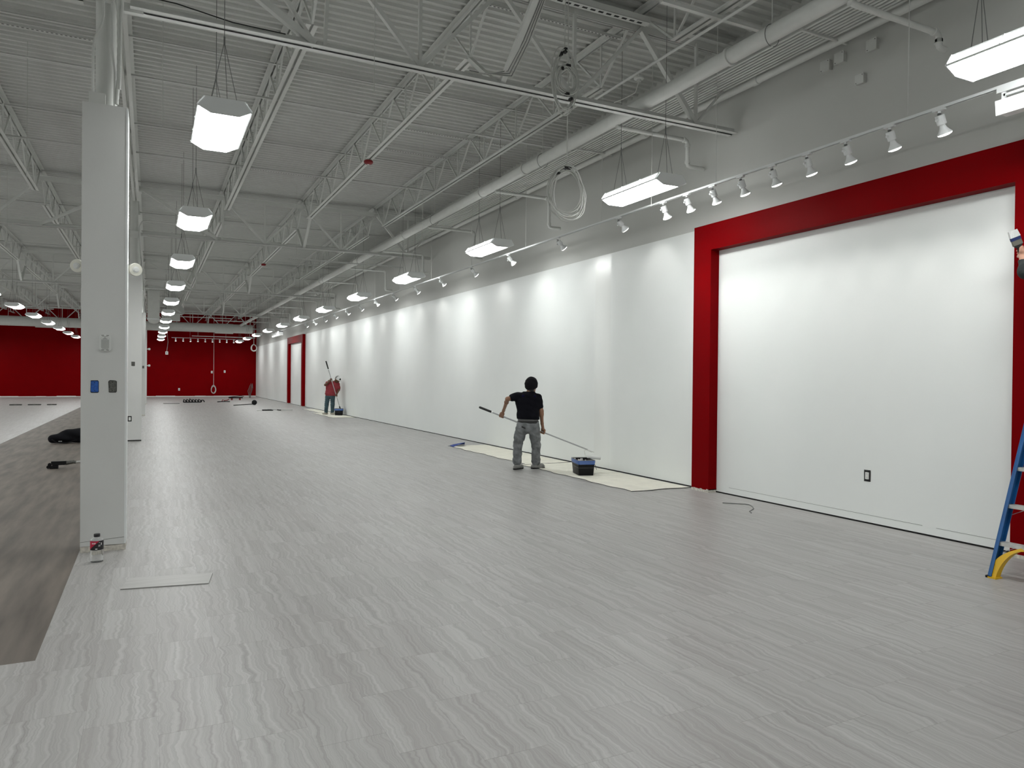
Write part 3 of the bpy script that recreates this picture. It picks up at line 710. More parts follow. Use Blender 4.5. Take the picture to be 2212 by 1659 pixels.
for i, (x0, x1, y, z) in enumerate(((-9.5, -5.1, 50, 5.38), (.6, 5.0, 54, 5.55), (3.6, 7.0, 50.0, 5.1), (2.6, 6.9, 56.6, 4.4), (1.2, 7.1, 47.5, 5.8))):
    t = thing('strut_bar', 'thin white strut hung near the far end, %s of five' % ORD[i], 'bracket', (0, y, z), 'hung struts near the far end')
    MB().bar((x0, 0, 0), (x1, 0, 0), .05, .05).build('bar', 'steel', t)
    for x in (x0+.4, x1-.4): MB().tube([(x, 0, 0), (x, 0, ZD-z)], .008, 5).build('rod', 'steel', t)

# ------------------------------------------------------------------ organic bodies: blended round cones turned into one surface
class Field:
    def __init__(s, vox): s.p = []; s.cuts = []; s.vox = vox
    def cone(s, a, b, ra, rb=None, k=.03): s.p.append((np.array(a, float), np.array(b, float), ra, ra if rb is None else rb, k)); return s
    def ball(s, a, r, k=.03): return s.cone(a, a, r, r, k)
    def chain(s, pts, rs, k=.03):
        for i in range(len(pts)-1): s.cone(pts[i], pts[i+1], rs[i], rs[i+1], k)
        return s
    def cut(s, point, normal): s.cuts.append((np.array(point, float), np.array(normal, float)/np.linalg.norm(normal))); return s   # keep what lies against the normal
    def mesh(s, name, mat_, wob=0, wf=18):
        h = s.vox
        lo = np.min([np.minimum(a, b)-max(ra, rb) for a, b, ra, rb, k in s.p], 0)-4*h
        hi = np.max([np.maximum(a, b)+max(ra, rb) for a, b, ra, rb, k in s.p], 0)+4*h
        n = np.ceil((hi-lo)/h).astype(int)+1
        f = np.full(n, .5, np.float32)
        ax = [lo[i]+h*np.arange(n[i]) for i in range(3)]
        for a, b, ra, rb, k in s.p:
            pad = max(ra, rb)+k*1.5+3*h
            sl = []
            for i in range(3):
                i0 = max(0, int((min(a[i], b[i])-pad-lo[i])/h)); i1 = min(n[i], int((max(a[i], b[i])+pad-lo[i])/h)+2); sl.append(slice(i0, i1))
            X = ax[0][sl[0]][:, None, None]; Y = ax[1][sl[1]][None, :, None]; Z = ax[2][sl[2]][None, None, :]
            d = b-a; L = d@d
            t = np.clip(((X-a[0])*d[0]+(Y-a[1])*d[1]+(Z-a[2])*d[2])/L, 0, 1) if L > 1e-12 else 0
            q = np.sqrt((X-a[0]-t*d[0])**2+(Y-a[1]-t*d[1])**2+(Z-a[2]-t*d[2])**2)-(ra+(rb-ra)*t)
            g = f[tuple(sl)]; hh = np.clip(k-np.abs(g-q), 0, None)/k
            f[tuple(sl)] = np.minimum(g, q)-hh*hh*k*.25
        if wob or s.cuts:
            X = ax[0][:, None, None]; Y = ax[1][None, :, None]; Z = ax[2][None, None, :]
            if wob: f = f+wob*(np.sin(X*wf+Z*wf*1.7+1)*np.sin(Y*wf*1.2-Z*wf*.9)+.6*np.sin(Z*wf*2.3+X*wf*.8+Y*wf*.5))
            for c, nn in s.cuts: f = np.maximum(f, (X-c[0])*nn[0]+(Y-c[1])*nn[1]+(Z-c[2])*nn[2])
        f = f.astype(np.float32)
        ins = f < 0
        # surface nets
        cs = [(i, j, k) for i in (0, 1) for j in (0, 1) for k in (0, 1)]
        N1 = [m-1 for m in n]
        cnt = sum(ins[i:i+N1[0], j:j+N1[1], k:k+N1[2]].astype(np.int8) for i, j, k in cs)
        act = np.argwhere((cnt > 0) & (cnt < 8))
        idx = -np.ones(N1, np.int32); idx[tuple(act.T)] = np.arange(len(act))
        acc = np.zeros((len(act), 3)); num = np.zeros(len(act))
        for e in range(12):
            axd = e//4; o = [(0, 0), (1, 0), (0, 1), (1, 1)][e % 4]
            c0 = [0, 0, 0]; oth = [q for q in range(3) if q != axd]; c0[oth[0]], c0[oth[1]] = o; c1 = list(c0); c1[axd] = 1
            f0 = f[tuple((act+c0).T)]; f1 = f[tuple((act+c1).T)]; mm = (f0 < 0) != (f1 < 0)
            t = np.where(mm, f0/(f0-f1+1e-12), 0); pt = np.repeat(np.array(c0, float)[None], len(act), 0); pt[:, axd] = t
            acc[mm] += pt[mm]; num[mm] += 1
        V = lo+h*(act+acc/num[:, None])
        faces = []
        for axd in range(3):
            u, v = [q for q in range(3) if q != axd]
            sa = [slice(1, -1)]*3; sa[axd] = slice(0, -1); sb = [slice(1, -1)]*3; sb[axd] = slice(1, None)
            A = ins[tuple(sa)]; B = ins[tuple(sb)]; e = np.argwhere(A != B)
            base = e.copy(); base[:, u] += 1; base[:, v] += 1
            fl_ = A[tuple(e.T)]
            def at2(du, dv):
                q = base.copy(); q[:, u] -= du; q[:, v] -= dv; return idx[tuple(q.T)]
            Q = np.stack([at2(1, 1), at2(0, 1), at2(0, 0), at2(1, 0)], 1)
            if axd == 1: fl_ = ~fl_
            Q[~fl_] = Q[~fl_][:, ::-1]
            faces.append(Q)
        Fc = np.concatenate(faces)
        me = bpy.data.meshes.new(name); me.vertices.add(len(V)); me.vertices.foreach_set('co', V.astype(np.float32).ravel())
        me.loops.add(Fc.size); me.loops.foreach_set('vertex_index', Fc.ravel().astype(np.int32))
        me.polygons.add(len(Fc)); me.polygons.foreach_set('loop_start', np.arange(0, Fc.size, 4, dtype=np.int32))
        me.materials.append(M[mat_]); me.update(calc_edges=True); me.validate()
        me.polygons.foreach_set('use_smooth', [True]*len(me.polygons)); me.update()
        return me
    def build(s, name, mat_, root, wob=0, wf=18):
        o = bpy.data.objects.new(name, s.mesh(name, mat_, wob, wf)); COL.objects.link(o); o.parent = root
        o.matrix_parent_inverse = Matrix.Translation(-root.location)
        return o
def sub(o, par): o.parent = par; o.matrix_parent_inverse = Matrix.Identity(4); return o
def V3(*a): return np.array(a, float)
def nrm(v): v = np.array(v, float); return v/np.linalg.norm(v)
def grip(F_, hand, wrist, axis, pr=.013, sc=1.0, flip=1, curl=1.0):
    # palm and five fingers closed round a pole through `hand` along `axis`
    ax = nrm(axis); hand = np.array(hand, float); w = np.array(wrist, float)
    ra = w-hand; ra = ra-ax*(ra@ax); ra = nrm(ra); tb = np.cross(ax, ra)*flip
    R = pr+.010*sc
    pt = lambda ang, along, r: hand+ax*along+(ra*math.cos(ang)+tb*math.sin(ang))*r
    F_.cone(w, hand+ra*(R+.022), .026*sc, .024*sc, .015)
    for i, al in enumerate((-.033, -.011, .011, .032)):
        al *= sc; r0 = .0098*sc*(1, 1.02, 1.0, .88)[i]; ext = (235, 250, 240, 205)[i]*curl
        F_.cone(hand+ra*(R+.026)+ax*al*.8, pt(math.radians(25), al, R+.010), .0155*sc, .0125*sc, .010)
        pts = [pt(math.radians(25+ext*j/5), al, R+(.010 if j == 0 else .002)) for j in range(6)]
        F_.chain(pts, [.0115*sc]+[r0]*4+[r0*.85], .003)
    th = [hand+ra*(R+.020)-ax*.030*sc*flip, pt(math.radians(-45), -.042*sc*flip, R+.010), pt(math.radians(-95), -.038*sc*flip, R+.003), pt(math.radians(-140), -.028*sc*flip, R+.001)]
    F_.chain(th, [.016*sc, .0125*sc, .011*sc, .009*sc], .006)
def head(F_, c, fwd, up, r=.098):
    c = np.array(c, float); f = nrm(fwd); u = nrm(np.array(up)-f*(np.array(up)@f)); s = np.cross(f, u)
    F_.ball(c+u*.03, r, .03).ball(c+u*.025-f*.025, r*.98, .03).cone(c+f*.03-u*.04, c+f*.045-u*.085, .062, .045, .04)
    F_.cone(c+f*.098+u*.022, c+f*.118-u*.022, .010, .015, .012)            # nose
    F_.cone(c+f*.088+u*.042-s*.04, c+f*.088+u*.042+s*.04, .016, .016, .015)  # brow
    F_.cone(c+f*.090-u*.058-s*.018, c+f*.090-u*.058+s*.018, .012, .012, .010) # lips
    for k in (-1, 1): F_.cone(c+s*k*.098+u*.02, c+s*k*.094-u*.025, .016, .012, .008)
    return f, u, s
def face_parts(root, c, fwd, up):
    c = np.array(c, float); f = nrm(fwd); u = nrm(np.array(up)-f*(np.array(up)@f)); s = np.cross(f, u)
    for k in (-1, 1):
        q = MB(); q.lathe([(.002, -.004), (.010, 0), (.010, .003), (.003, .007)], 8, tuple(c+f*.088+u*.018+s*k*.034-np.array(root.location)), tuple(f)); q.build('eye', 'dark', root, True)
    q = MB(); a = c+f*.100-u*.058-np.array(root.location); q.tube([tuple(a-s*.02), tuple(a+s*.02)], .004, 6); q.build('mouth', 'redplastic', root, True)
    return f, u, s
def A3(p): return np.array(tuple(p), float)
def toplace(o, root): o.parent = root; o.matrix_parent_inverse = Matrix.Translation(-root.location)

# ---- painter with the long pole, seen from behind
D1 = 12.85
r1 = thing('person', 'person in black shirt and grey jeans rolling from behind', 'person', (5.96, 11.4, 0))
p1 = lambda x, y, d=D1: A3(P(x, y, d))
fdir = nrm(A3(FW)*1.0+A3(RT)*.35); fdir[2] = 0; fdir = nrm(fdir)
sdir = nrm(np.cross(fdir, (0, 0, 1)))
hd = p1(1148, 833.5, D1+.05)
neck0 = p1(1143, 850, D1-.01); neck1 = p1(1147, 838, D1+.03)
shL = p1(1119, 855.5, D1-.02); shR = p1(1162, 860, D1+.02)
elL = p1(1096.5, 862, D1-.12); wrL = p1(1086.5, 887, D1+.06); haL = p1(1084, 894.5, D1+.10)
elR = p1(1168.8, 888, D1-.02); wrR = p1(1171, 915, D1-.02); haR = p1(1172, 925.5, D1+.0)
poleA = p1(1035.5, 879.5, 13.42); poleB = p1(1271, 972, 12.50)
# the hands close on the pole itself
def on_line(a, b, px):
    lo_, hi_ = 0., 1.
    for _ in range(40):
        m_ = (lo_+hi_)/2
        if pix(a+(b-a)*m_)[0] < px: lo_ = m_
        else: hi_ = m_
    return a+(b-a)*lo_
haL = on_line(poleA, poleB, 1084); haR = on_line(poleA, poleB, 1172)
wrL = haL+(p1(1088, 886, pix(haL)[2]-.03)-haL); wrR = haR+(p1(1171, 915, pix(haR)[2]-.02)-haR)
pax = nrm(poleB-poleA)
DH = D1-.10; ph = lambda x, y, d=DH: p1(x, y, d)
pel = ph(1141, 905); hipL = ph(1129, 915); hipR = ph(1152, 915)
knL = p1(1118.5, 960, D1-.02); knR = p1(1158, 962, D1+.06)
anL = p1(1117, 1000, 12.80); anR = p1(1157.5, 1001, 12.93)
b = Field(.0055)
head(b, hd, nrm(fdir+sdir*.35), (0, 0, 1), .093)
b.chain([neck0, neck1, hd], [.058, .055, .06], .03)
b.cone(shL, shR, .050, .050, .05); b.cone(neck0-V3(0, 0, .1), pel, .09, .085, .06)
b.chain([shL, elL, wrL], [.050, .037, .026], .03); b.chain([shR, elR, wrR], [.050, .041, .027], .03)
b.ball((elL*.72+wrL*.28), .037, .03).ball((elR*.75+wrR*.25), .038, .03)
grip(b, haL, wrL, pax, .013, 1.05, 1); grip(b, haR, wrR, pax, .013, 1.05, -1)
for h_, k_, a_ in ((hipL, knL, anL), (hipR, knR, anR)): b.chain([h_, k_, a_+V3(0, 0, .02)], [.075, .055, .04], .04)
b.build('body', 'skin', r1)
hn = Field(.006); hn.cone(hd-fdir*.045+V3(0, 0, -.01), hd-fdir*.05+V3(0, 0, -.075), .082, .062, .03); hn.build('hair', 'hair', r1)
face_parts(r1, hd, nrm(fdir+sdir*.35), (0, 0, 1))
sh = Field(.0075)
sh.cone(shL+V3(0, 0, -.005), neck0-V3(0, 0, .03), .060, .085, .06); sh.cone(shR+V3(0, 0, -.005), neck0-V3(0, 0, .03), .060, .085, .06)
sh.cone((neck0-V3(0, 0, .12)), ph(1141, 900), .125, .11, .06)
chL, chR = p1(1129, 870, D1-.02), p1(1153.5, 872, D1-.01); wsL, wsR = ph(1130.5, 901), ph(1151, 901)
sh.cone(chL, chR, .115, .112, .06); sh.cone(chL, wsL, .112, .103, .06); sh.cone(chR, wsR, .112, .098, .06); sh.cone(wsL, wsR, .105, .105, .06)
sh.cone(neck0, neck0-V3(0, 0, .1), .075, .11, .06)
sh.chain([shL, shL*.45+elL*.55], [.070, .068], .04); sh.chain([shR, shR*.42+elR*.58], [.072, .066], .04)
sh.cut(ph(1140, 905.5), (-.03, 0, -1)); sh.cut(neck0+V3(0, 0, .035), (0, 0, 1))
sh.build('shirt', 'shirtblack', r1, .004, 22)
yk = Field(.0075); yk.cone(p1(1130, 857, D1-.075), p1(1153, 858, D1-.075), .040, .040, .04); yk.cone(p1(1142, 853, D1-.08), p1(1143, 866, D1-.105), .04, .032, .04); yk.build('shirt_yoke', 'navy', r1)
tr_ = Field(.0075)
tr_.cone(ph(1130, 914), ph(1152, 914), .100, .098, .06); tr_.cone(ph(1130, 924), ph(1151, 924), .106, .106, .06)
for h_, k_, a_, bb in ((ph(1126, 926), knL, anL, 0), (ph(1153.5, 927), knR, anR, 1)):
    tr_.chain([h_, h_*.5+k_*.5, k_, k_*.5+a_*.5, a_+V3(0, 0, .02)], [.100, .094, .080, .074, .070], .03)
    tr_.ball(a_+V3(0, 0, .05), .078, .03)
tr_.cut(p1(1140, 909), (0, 0, 1)); tr_.cut(p1(1140, 1005), (0, 0, -1))
tr_.build('jeans', 'jeans', r1, .0035, 34)
ub = Field(.007); ub.cone(ph(1131, 905), ph(1151, 905), .103, .101, .05); ub.cut(ph(1140, 899), (0, 0, 1)); ub.cut(ph(1140, 910), (0, 0, -1)); ub.build('waistband', 'under', r1)
be = Field(.006); be.cone(ph(1131, 911), ph(1151, 911), .109, .107, .05); be.cut(ph(1140, 909), (0, 0, 1)); be.cut(ph(1140, 914.5), (0, 0, -1)); be.build('belt', 'belt', r1)
pk = Field(.006); pk.cone(ph(1128, 922, DH-.105), ph(1134, 925, DH-.11), .014, .012, .01); pk.build('pocket_stain', 'belt', r1)
bn_ = Field(.006); bn_.ball(hd+V3(0, 0, .030), .106, .04).ball(hd+V3(0, 0, .070)-fdir*.03, .082, .04).ball(hd+V3(0, 0, -.02)-fdir*.035, .088, .04).ball(hd+V3(0, 0, .062), .092, .04).ball(hd+V3(0, 0, .02)-fdir*.022, .106, .04).cut(hd+V3(0, 0, -.035), nrm(V3(0, 0, -1)+fdir*.35)); bn_.build('beanie', 'blackcloth', r1, .002, 40)
for a_, px_, dr in ((anL, 1116, nrm(fdir+sdir*.25)), (anR, 1158, nrm(fdir*.8+sdir*.75))):
    s_ = Field(.006); g = V3(a_[0], a_[1], 0)
    s_.cone(g-dr*.055+V3(0, 0, .040), g+dr*.135+V3(0, 0, .036), .040, .037, .03); s_.cone(g+V3(0, 0, .10), g+V3(0, 0, .05), .050, .045, .03); s_.cone(g+dr*.06+V3(0, 0, .04), g+dr*.12+V3(0, 0, .036), .046, .042, .03)
    s_.cut((0, 0, .003), (0, 0, -1)); s_.cut(g+V3(0, 0, .115), (0, 0, 1)); so = s_.build('shoe', 'shoe', r1)
    q = Field(.006); q.cone(g-dr*.055+V3(0, 0, .012), g+dr*.14+V3(0, 0, .012), .043, .043, .02); q.cut((0, 0, .020), (0, 0, 1)); q.cut((0, 0, .001), (0, 0, -1)); sub(q.build('sole', 'blackcloth', r1), so)

def roller_tool(label, A, B, root_at, side, rl=.23, ang=None, grip_len=.27, scale=1.0, pr=.0125):
    A = np.array(A, float); B = np.array(B, float); d = nrm(B-A)
    t = thing('paint_roller', label, 'paint roller', root_at)
    L_ = lambda p: tuple(np.array(p, float)-np.array(root_at, float))
    MB().tube([L_(A+d*grip_len), L_(A*.55+B*.45)], pr*1.25, 10).build('outer_pole', 'pole', t, True)
    MB().tube([L_(A*.55+B*.45), L_(B)], pr*.95, 10).build('inner_pole', 'pole', t, True)
    MB().tube([L_(A), L_(A+d*.015), L_(A+d*grip_len*.9), L_(A+d*grip_len)], [pr*1.3, pr*1.75, pr*1.7, pr*1.3], 12).build('grip', 'grip', t, True)
    MB().tube([L_(A+d*grip_len), L_(A+d*(grip_len+.03))], pr*1.5, 10).build('collar', 'white', t)
    return t, d, L_
pr_t, pd, Lp = roller_tool('long-pole paint roller held over the near bucket', poleA, poleB, (6.4, 10.4, 0), None)
sd = nrm(A3(RT)-pd*(A3(RT)@pd)); dn = nrm(np.cross(sd, A3(FW)))
if dn[2] > 0: dn = -dn
MB().tube([Lp(poleB-pd*.01), Lp(poleB+pd*.07)], [.016, .019], 10).build('frame_handle', 'white', pr_t, True)
q0 = poleB+pd*.07
rc0 = A3(P(1264, 985, 12.42)); rc1 = A3(P(1297.5, 990, 12.36))
MB().tube([Lp(q0), Lp(q0+pd*.04), Lp(A3(P(1266, 971.5, 12.47))), Lp(A3(P(1262.5, 974, 12.46))), Lp(A3(P(1264, 982, 12.43))), Lp(rc0), Lp(rc1)], .0045, 8).build('wire_frame', 'alu', pr_t, True)
rd = rc1-rc0
MB().tube([Lp(rc0+rd*.12), Lp(rc0+rd*.16), Lp(rc1-rd*.04), Lp(rc1)], [.022, .030, .030, .024], 16).build('roller_cover', 'roller', pr_t, True)

# ---- buckets
def bucket(label, c, rz, w, l, h, n=1):
    t = thing('paint_bucket', label, 'bucket', (c[0], c[1], .006), None, rz)
    k = .86
    def ring(z, s_, r=.03):
        return [(a*s_, b*s_, z) for a, b in [(x, y) for x, y in rrect(w, l, r, 3)]]
    def shell(z0, z1, s0, s1, th=.006):
        a = ring(z0, s0); b_ = ring(z1, s1); c_ = ring(z1, s1-.03); d_ = ring(z0+.01, s0-.03); n_ = len(a); q = MB()
        q.add(a+b_+c_+d_, [tuple(reversed(range(n_)))]+[(i, (i+1) % n_, n_+(i+1) % n_, n_+i) for i in range(n_)]+[(n_+i, n_+(i+1) % n_, 2*n_+(i+1) % n_, 2*n_+i) for i in range(n_)]+[(2*n_+i, 2*n_+(i+1) % n_, 3*n_+(i+1) % n_, 3*n_+i) for i in range(n_)]+[tuple(range(3*n_, 4*n_))])
        return q
    shell(0, h, k, 1).build('tub', 'black', t, True)
    MB().add(ring(h*.74, .975)+ring(h*.99, 1.016), [(i, (i+1) % 16, 16+(i+1) % 16, 16+i) for i in range(16)]).build('tape_band', 'bluetape', t)
    MB().add(ring(h*.55, .88), [tuple(range(16))]).build('paint', 'paintw', t)
    g = MB(); rg = random.Random(3); A_ = ring(h*1.005, .965); n_ = 16; rows = [[(x*(.965+.0), y*.965, h*.5) for x, y, z in A_]]
    rows.append([(x, y, h*1.03+rg.uniform(-.004, .008)) for x, y, z in ring(0, .985)]); rows.append([(x, y, h*1.01) for x, y, z in ring(0, 1.03)])
    rows.append([(x, y, h*rg.uniform(.62, .84)) for x, y, z in ring(0, 1.035)])
    for r_ in rows: g.v += r_
    for j in range(3):
        for i in range(n_): g.f.append((j*n_+i, j*n_+(i+1) % n_, (j+1)*n_+(i+1) % n_, (j+1)*n_+i)); g.m.append(0)
    g.build('liner', 'liner', t, True)
    MB().tube([(w*.5, -l*.2, h*.85), (w*.62, -l*.25, h*.6), (w*.66, -l*.3, h*.35)], .004, 6).build('handle', 'black', t)
    # splashes of paint inside the liner
    for i in range(7):
        a = rg.uniform(-.4, .4); q = MB(); q.box(a*w-.008, a*w+.008, l*.44, l*.45, h*rg.uniform(.55, .7), h*rg.uniform(.85, .97)); q.build('paint_streak', 'paintw', t)
    return t
bucket('black roller bucket with blue tape beside the near painter', (6.51, 10.40), -.30, .29, .50, .25)
bucket('black roller bucket with blue tape beside the far painter', (6.98, 30.15), -.3, .34, .40, .27)

# ---- drop cloths
def cloth(name, label, x0, x1, y0, y1, seed, amp=.012, flap=None, skew=0):
    rg = random.Random(seed); nx, ny = 22, max(20, int((y1-y0)*9)); t = thing(name, label, 'drop cloth', ((x0+x1)/2, (y0+y1)/2, 0), 'canvas drop cloths')
    ph = [rg.uniform(0, 6) for _ in range(8)]
    vs = []
    for j in range(ny+1):
        for i in range(nx+1):
            u, v = i/nx, j/ny; x = x0+(x1-x0)*u; y = y0+(y1-y0)*v
            ed = .02*math.sin(v*17+ph[0])*(1-u)+.015*math.sin(v*41+ph[1])*(1-u)
            z = .006+amp*max(0, math.sin(x*5+y*2.1+ph[2])*math.sin(y*3.3+ph[3]))**3+amp*.6*max(0, math.sin(y*7-x*9+ph[4]))**6
            if i in (0, nx) or j in (0, ny): z = .004
            vs.append((x+ed+skew*v-(x0+x1)/2, y+.02*math.sin(u*9+ph[5])-(y0+y1)/2, z))
    q = MB().add(vs, [(j*(nx+1)+i, j*(nx+1)+i+1, (j+1)*(nx+1)+i+1, (j+1)*(nx+1)+i) for j in range(ny) for i in range(nx)])
    q.build('canvas', 'canvas', t, True)
    ed = [vs[j*(nx+1)] for j in range(ny+1)]
    MB().tube([(a[0], a[1], .006) for a in ed], .003, 5).build('hem', 'hem', t)
    MB().tube([(vs[i][0], vs[i][1], .007) for i in range(nx+1)], .004, 5).build('hem', 'hem', t)
    return t
cloth('drop_cloth', 'cream canvas drop cloth under the near bucket', 6.14, 7.20, 8.50, 12.0, 1)
cl2 = cloth('drop_cloth', 'cream canvas drop cloth with a turned-up blue corner', 6.24, 7.20, 11.95, 15.9, 2)
MB().add([(-.48, 1.65, .008), (-.44, 2.0, .010), (.0, 2.12, .01), (-.15, 1.75, .10), (-.40, 1.85, .05)], [(0, 3, 4), (0, 4, 1), (4, 3, 2), (1, 4, 2)]).build('turned_corner', 'blueback', cl2)
cloth('drop_cloth', 'cream canvas drop cloth where the far painter stands', 6.32, 7.20, 28.2, 32.2, 3)
cloth('drop_cloth', 'cream canvas drop cloth beyond the far painter', 6.62, 7.20, 32.1, 36.2, 4)

# ---- painter with the red shirt, farther down the wall
D2 = 30.6
r2 = thing('person', 'person in red shirt, white cap and jeans loading a roller', 'person', (6.80, 30.85, 0))
p2 = lambda x, y, d=D2: A3(P(x, y, d))
f2 = nrm(V3(*(-FW))*.55+A3(RT)*.85); f2[2] = 0; f2 = nrm(f2)
hd2 = p2(729.2, 820.2, D2-.10)
fh = nrm(f2*.8+A3(RT)*.4+V3(0, 0, -.75)); uh = nrm(V3(0, 0, 1)+f2*.75)
nk2 = p2(723, 825.5, D2-.02)
sA = p2(711.5, 823.5, D2-.08); sB = p2(729, 829, D2+.08); eA = p2(702.6, 831.5, D2-.22)
poleA2 = p2(704, 780, D2-.15); poleB2 = p2(734.3, 881, D2-.42)
hA = on_line(poleA2, poleB2, 716.0); hB = on_line(poleA2, poleB2, 726.2)
wA = hA+nrm(eA-hA)*.085; eB = p2(732.2, 842, D2-.02); wB = hB+nrm(eB-hB)*.085
pax2 = nrm(poleB2-poleA2)
pv2 = p2(714, 852); h2L, h2R = p2(708, 857), p2(718.5, 857); k2L, k2R = p2(705.5, 874.5, D2-.05), p2(718.5, 874.5, D2-.03); a2L, a2R = p2(704.3, 891.5), p2(718, 891)
a2L[2] = max(a2L[2], .07); a2R[2] = max(a2R[2], .07)
b = Field(.0075)
head(b, hd2, fh, uh, .10); b.chain([nk2, nk2*.5+hd2*.5, hd2], [.062, .06, .06], .03)
b.cone(sA, sB, .06, .06, .05); b.cone(nk2-V3(0, 0, .12), pv2, .085, .085, .06)
b.chain([sA, eA, wA], [.055, .045, .030], .03); b.chain([sB, eB, wB], [.055, .044, .030], .03)
grip(b, hA, wA, pax2, .014, 1.1, 1); grip(b, hB, wB, pax2, .014, 1.1, -1)
for h_, k_, a_ in ((h2L, k2L, a2L), (h2R, k2R, a2R)): b.chain([h_, k_, a_], [.08, .055, .04], .04)
b.build('body', 'skin2', r2); face_parts(r2, hd2, fh, uh)
s_ = Field(.010); s_.cone(sA, sB, .078, .078, .06); s_.cone(p2(711.5, 835), p2(725, 838), .135, .13, .06); s_.cone(p2(711.5, 835), p2(710, 850), .135, .135, .06); s_.cone(p2(724, 838), p2(720, 851), .125, .125, .06); s_.cone(p2(710, 850), p2(720, 851), .14, .13, .06); s_.cone(nk2, nk2-V3(0, 0, .12), .085, .13, .06); s_.cone(p2(717, 830), p2(716, 850), .135, .14, .06)
s_.chain([sA, sA*.5+eA*.5], [.08, .078], .04); s_.chain([sB, sB*.3+eB*.7], [.085, .085], .04); s_.cut(p2(714, 855), (0, 0, -1)); s_.cut(nk2+V3(0, 0, .03), (0, 0, 1)); s_.build('shirt', 'shirtred', r2, .004, 24)
t_ = Field(.010); t_.cone(p2(709, 855), p2(718.5, 855), .115, .115, .05)
for h_, k_, a_ in ((h2L, k2L, a2L), (h2R, k2R, a2R)): t_.chain([h_, k_, a_+V3(0, 0, .03)], [.105, .082, .072], .03)
t_.cut(p2(714, 850.5), (0, 0, 1)); t_.cut((0, 0, .07), (0, 0, -1)); t_.build('jeans', 'jeans2', r2, .004, 30)
for a_, dr in ((a2L, nrm(-A3(FW)*.9-A3(RT)*.5)), (a2R, nrm(-A3(FW)*.5+A3(RT)*.9))):
    dr[2] = 0; dr = nrm(dr); g = V3(a_[0], a_[1], .005); q = Field(.008); q.cone(g-dr*.06+V3(0, 0, .045), g+dr*.16+V3(0, 0, .04), .045, .042, .03); q.cone(g+V3(0, 0, .11), g+V3(0, 0, .05), .055, .05, .03); q.cut((0, 0, .005), (0, 0, -1)); q.cut(g+V3(0, 0, .12), (0, 0, 1)); q.build('shoe', 'shoe2', r2)
cp = Field(.007); cp.ball(hd2+uh*.045, .112, .04).ball(hd2+uh*.06-fh*.02, .105, .04).cut(hd2+uh*.030, -uh); co = cp.build('cap', 'cap', r2)
cm = Field(.007); cm.ball(hd2+uh*.047, .1135, .04).ball(hd2+uh*.06-fh*.02, .1065, .04).cut(hd2+uh*.034, -uh).cut(hd2-fh*.012, fh); sub(cm.build('cap_mesh', 'shoe', r2), co)
cs_ = np.cross(fh, uh); vz = Field(.007); vz.cone(hd2+uh*.042+fh*.10-cs_*.05, hd2+uh*.042+fh*.10+cs_*.05, .045, .045, .03); vz.cone(hd2+uh*.035+fh*.165-cs_*.03, hd2+uh*.035+fh*.165+cs_*.03, .03, .03, .04); vz.cut(hd2+uh*.05, uh); vz.cut(hd2+uh*.036, -uh); sub(vz.build('cap_visor', 'cap', r2), co)
pa = Field(.006); c_ = hd2+uh*.095+fh*.085; pa.cone(c_-cs_*.018+uh*.008, c_+cs_*.018+uh*.008, .022, .022, .02); pa.cone(c_-cs_*.018-uh*.02+fh*.02, c_+cs_*.018-uh*.02+fh*.02, .022, .022, .02); sub(pa.build('cap_patch', 'black', r2), co)
t2, pd2, L2 = roller_tool('long-pole paint roller dipped in the far bucket', poleA2, poleB2, (6.98, 30.15, 0), None, pr=.016, grip_len=.36)
MB().tube([L2(poleB2-pd2*.06), L2(poleB2+pd2*.06)], [.03, .026], 10).build('frame_handle', 'grip', t2, True)
e2 = poleB2+pd2*.06; MB().tube([L2(e2), L2(e2+V3(-.08, 0, -.02)), L2(e2+V3(-.08, 0, -.09)), L2(e2+V3(.1, 0, -.09))], .005, 6).build('wire_frame', 'alu', t2)
MB().tube([L2(e2+V3(-.07, 0, -.09)), L2(e2+V3(.12, 0, -.09))], .032, 14).build('roller_cover', 'roller', t2, True)

# ---- step ladder and the painter on it
ld = thing('step_ladder', 'blue stepladder with yellow foot brace by the red frame', 'ladder', (6.21, 3.60, 0))
lean = .30; Hh = 2.35; wid0, wid1 = .58, .36
def rail(s, z, back=False):         # point on a rail: s 0 far / 1 near
    u = z/Hh; w = wid0+(wid1-wid0)*u; off = (wid0-w)/2; y = -off if s == 0 else -(wid0-off)
    x = lean*z if not back else 1.62-(1.62-lean*Hh-.12)*u
    return Vector((x, y, z))
for bk in (False, True):
    for s in (0, 1):
        a, c = rail(s, 0.012, bk), rail(s, Hh, bk)
        q = MB(); yo = Vector((0, .018 if s == 0 else -.018, 0))
        q.bar(a, c, .006, .088 if not bk else .05, (1, 0, 0)); 
        for e in (-1, 1): q.bar(a+Vector((e*.041 if not bk else e*.022, 0, 0))+yo*-.7, c+Vector((e*.041 if not bk else e*.022, 0, 0))+yo*-.7, .026, .006, (1, 0, 0))
        q.build('rail', 'bluefg', ld)
        MB().box(a.x-.045, a.x+.045, a.y-.02, a.y+.02, .0, .018).build('foot', 'black', ld)
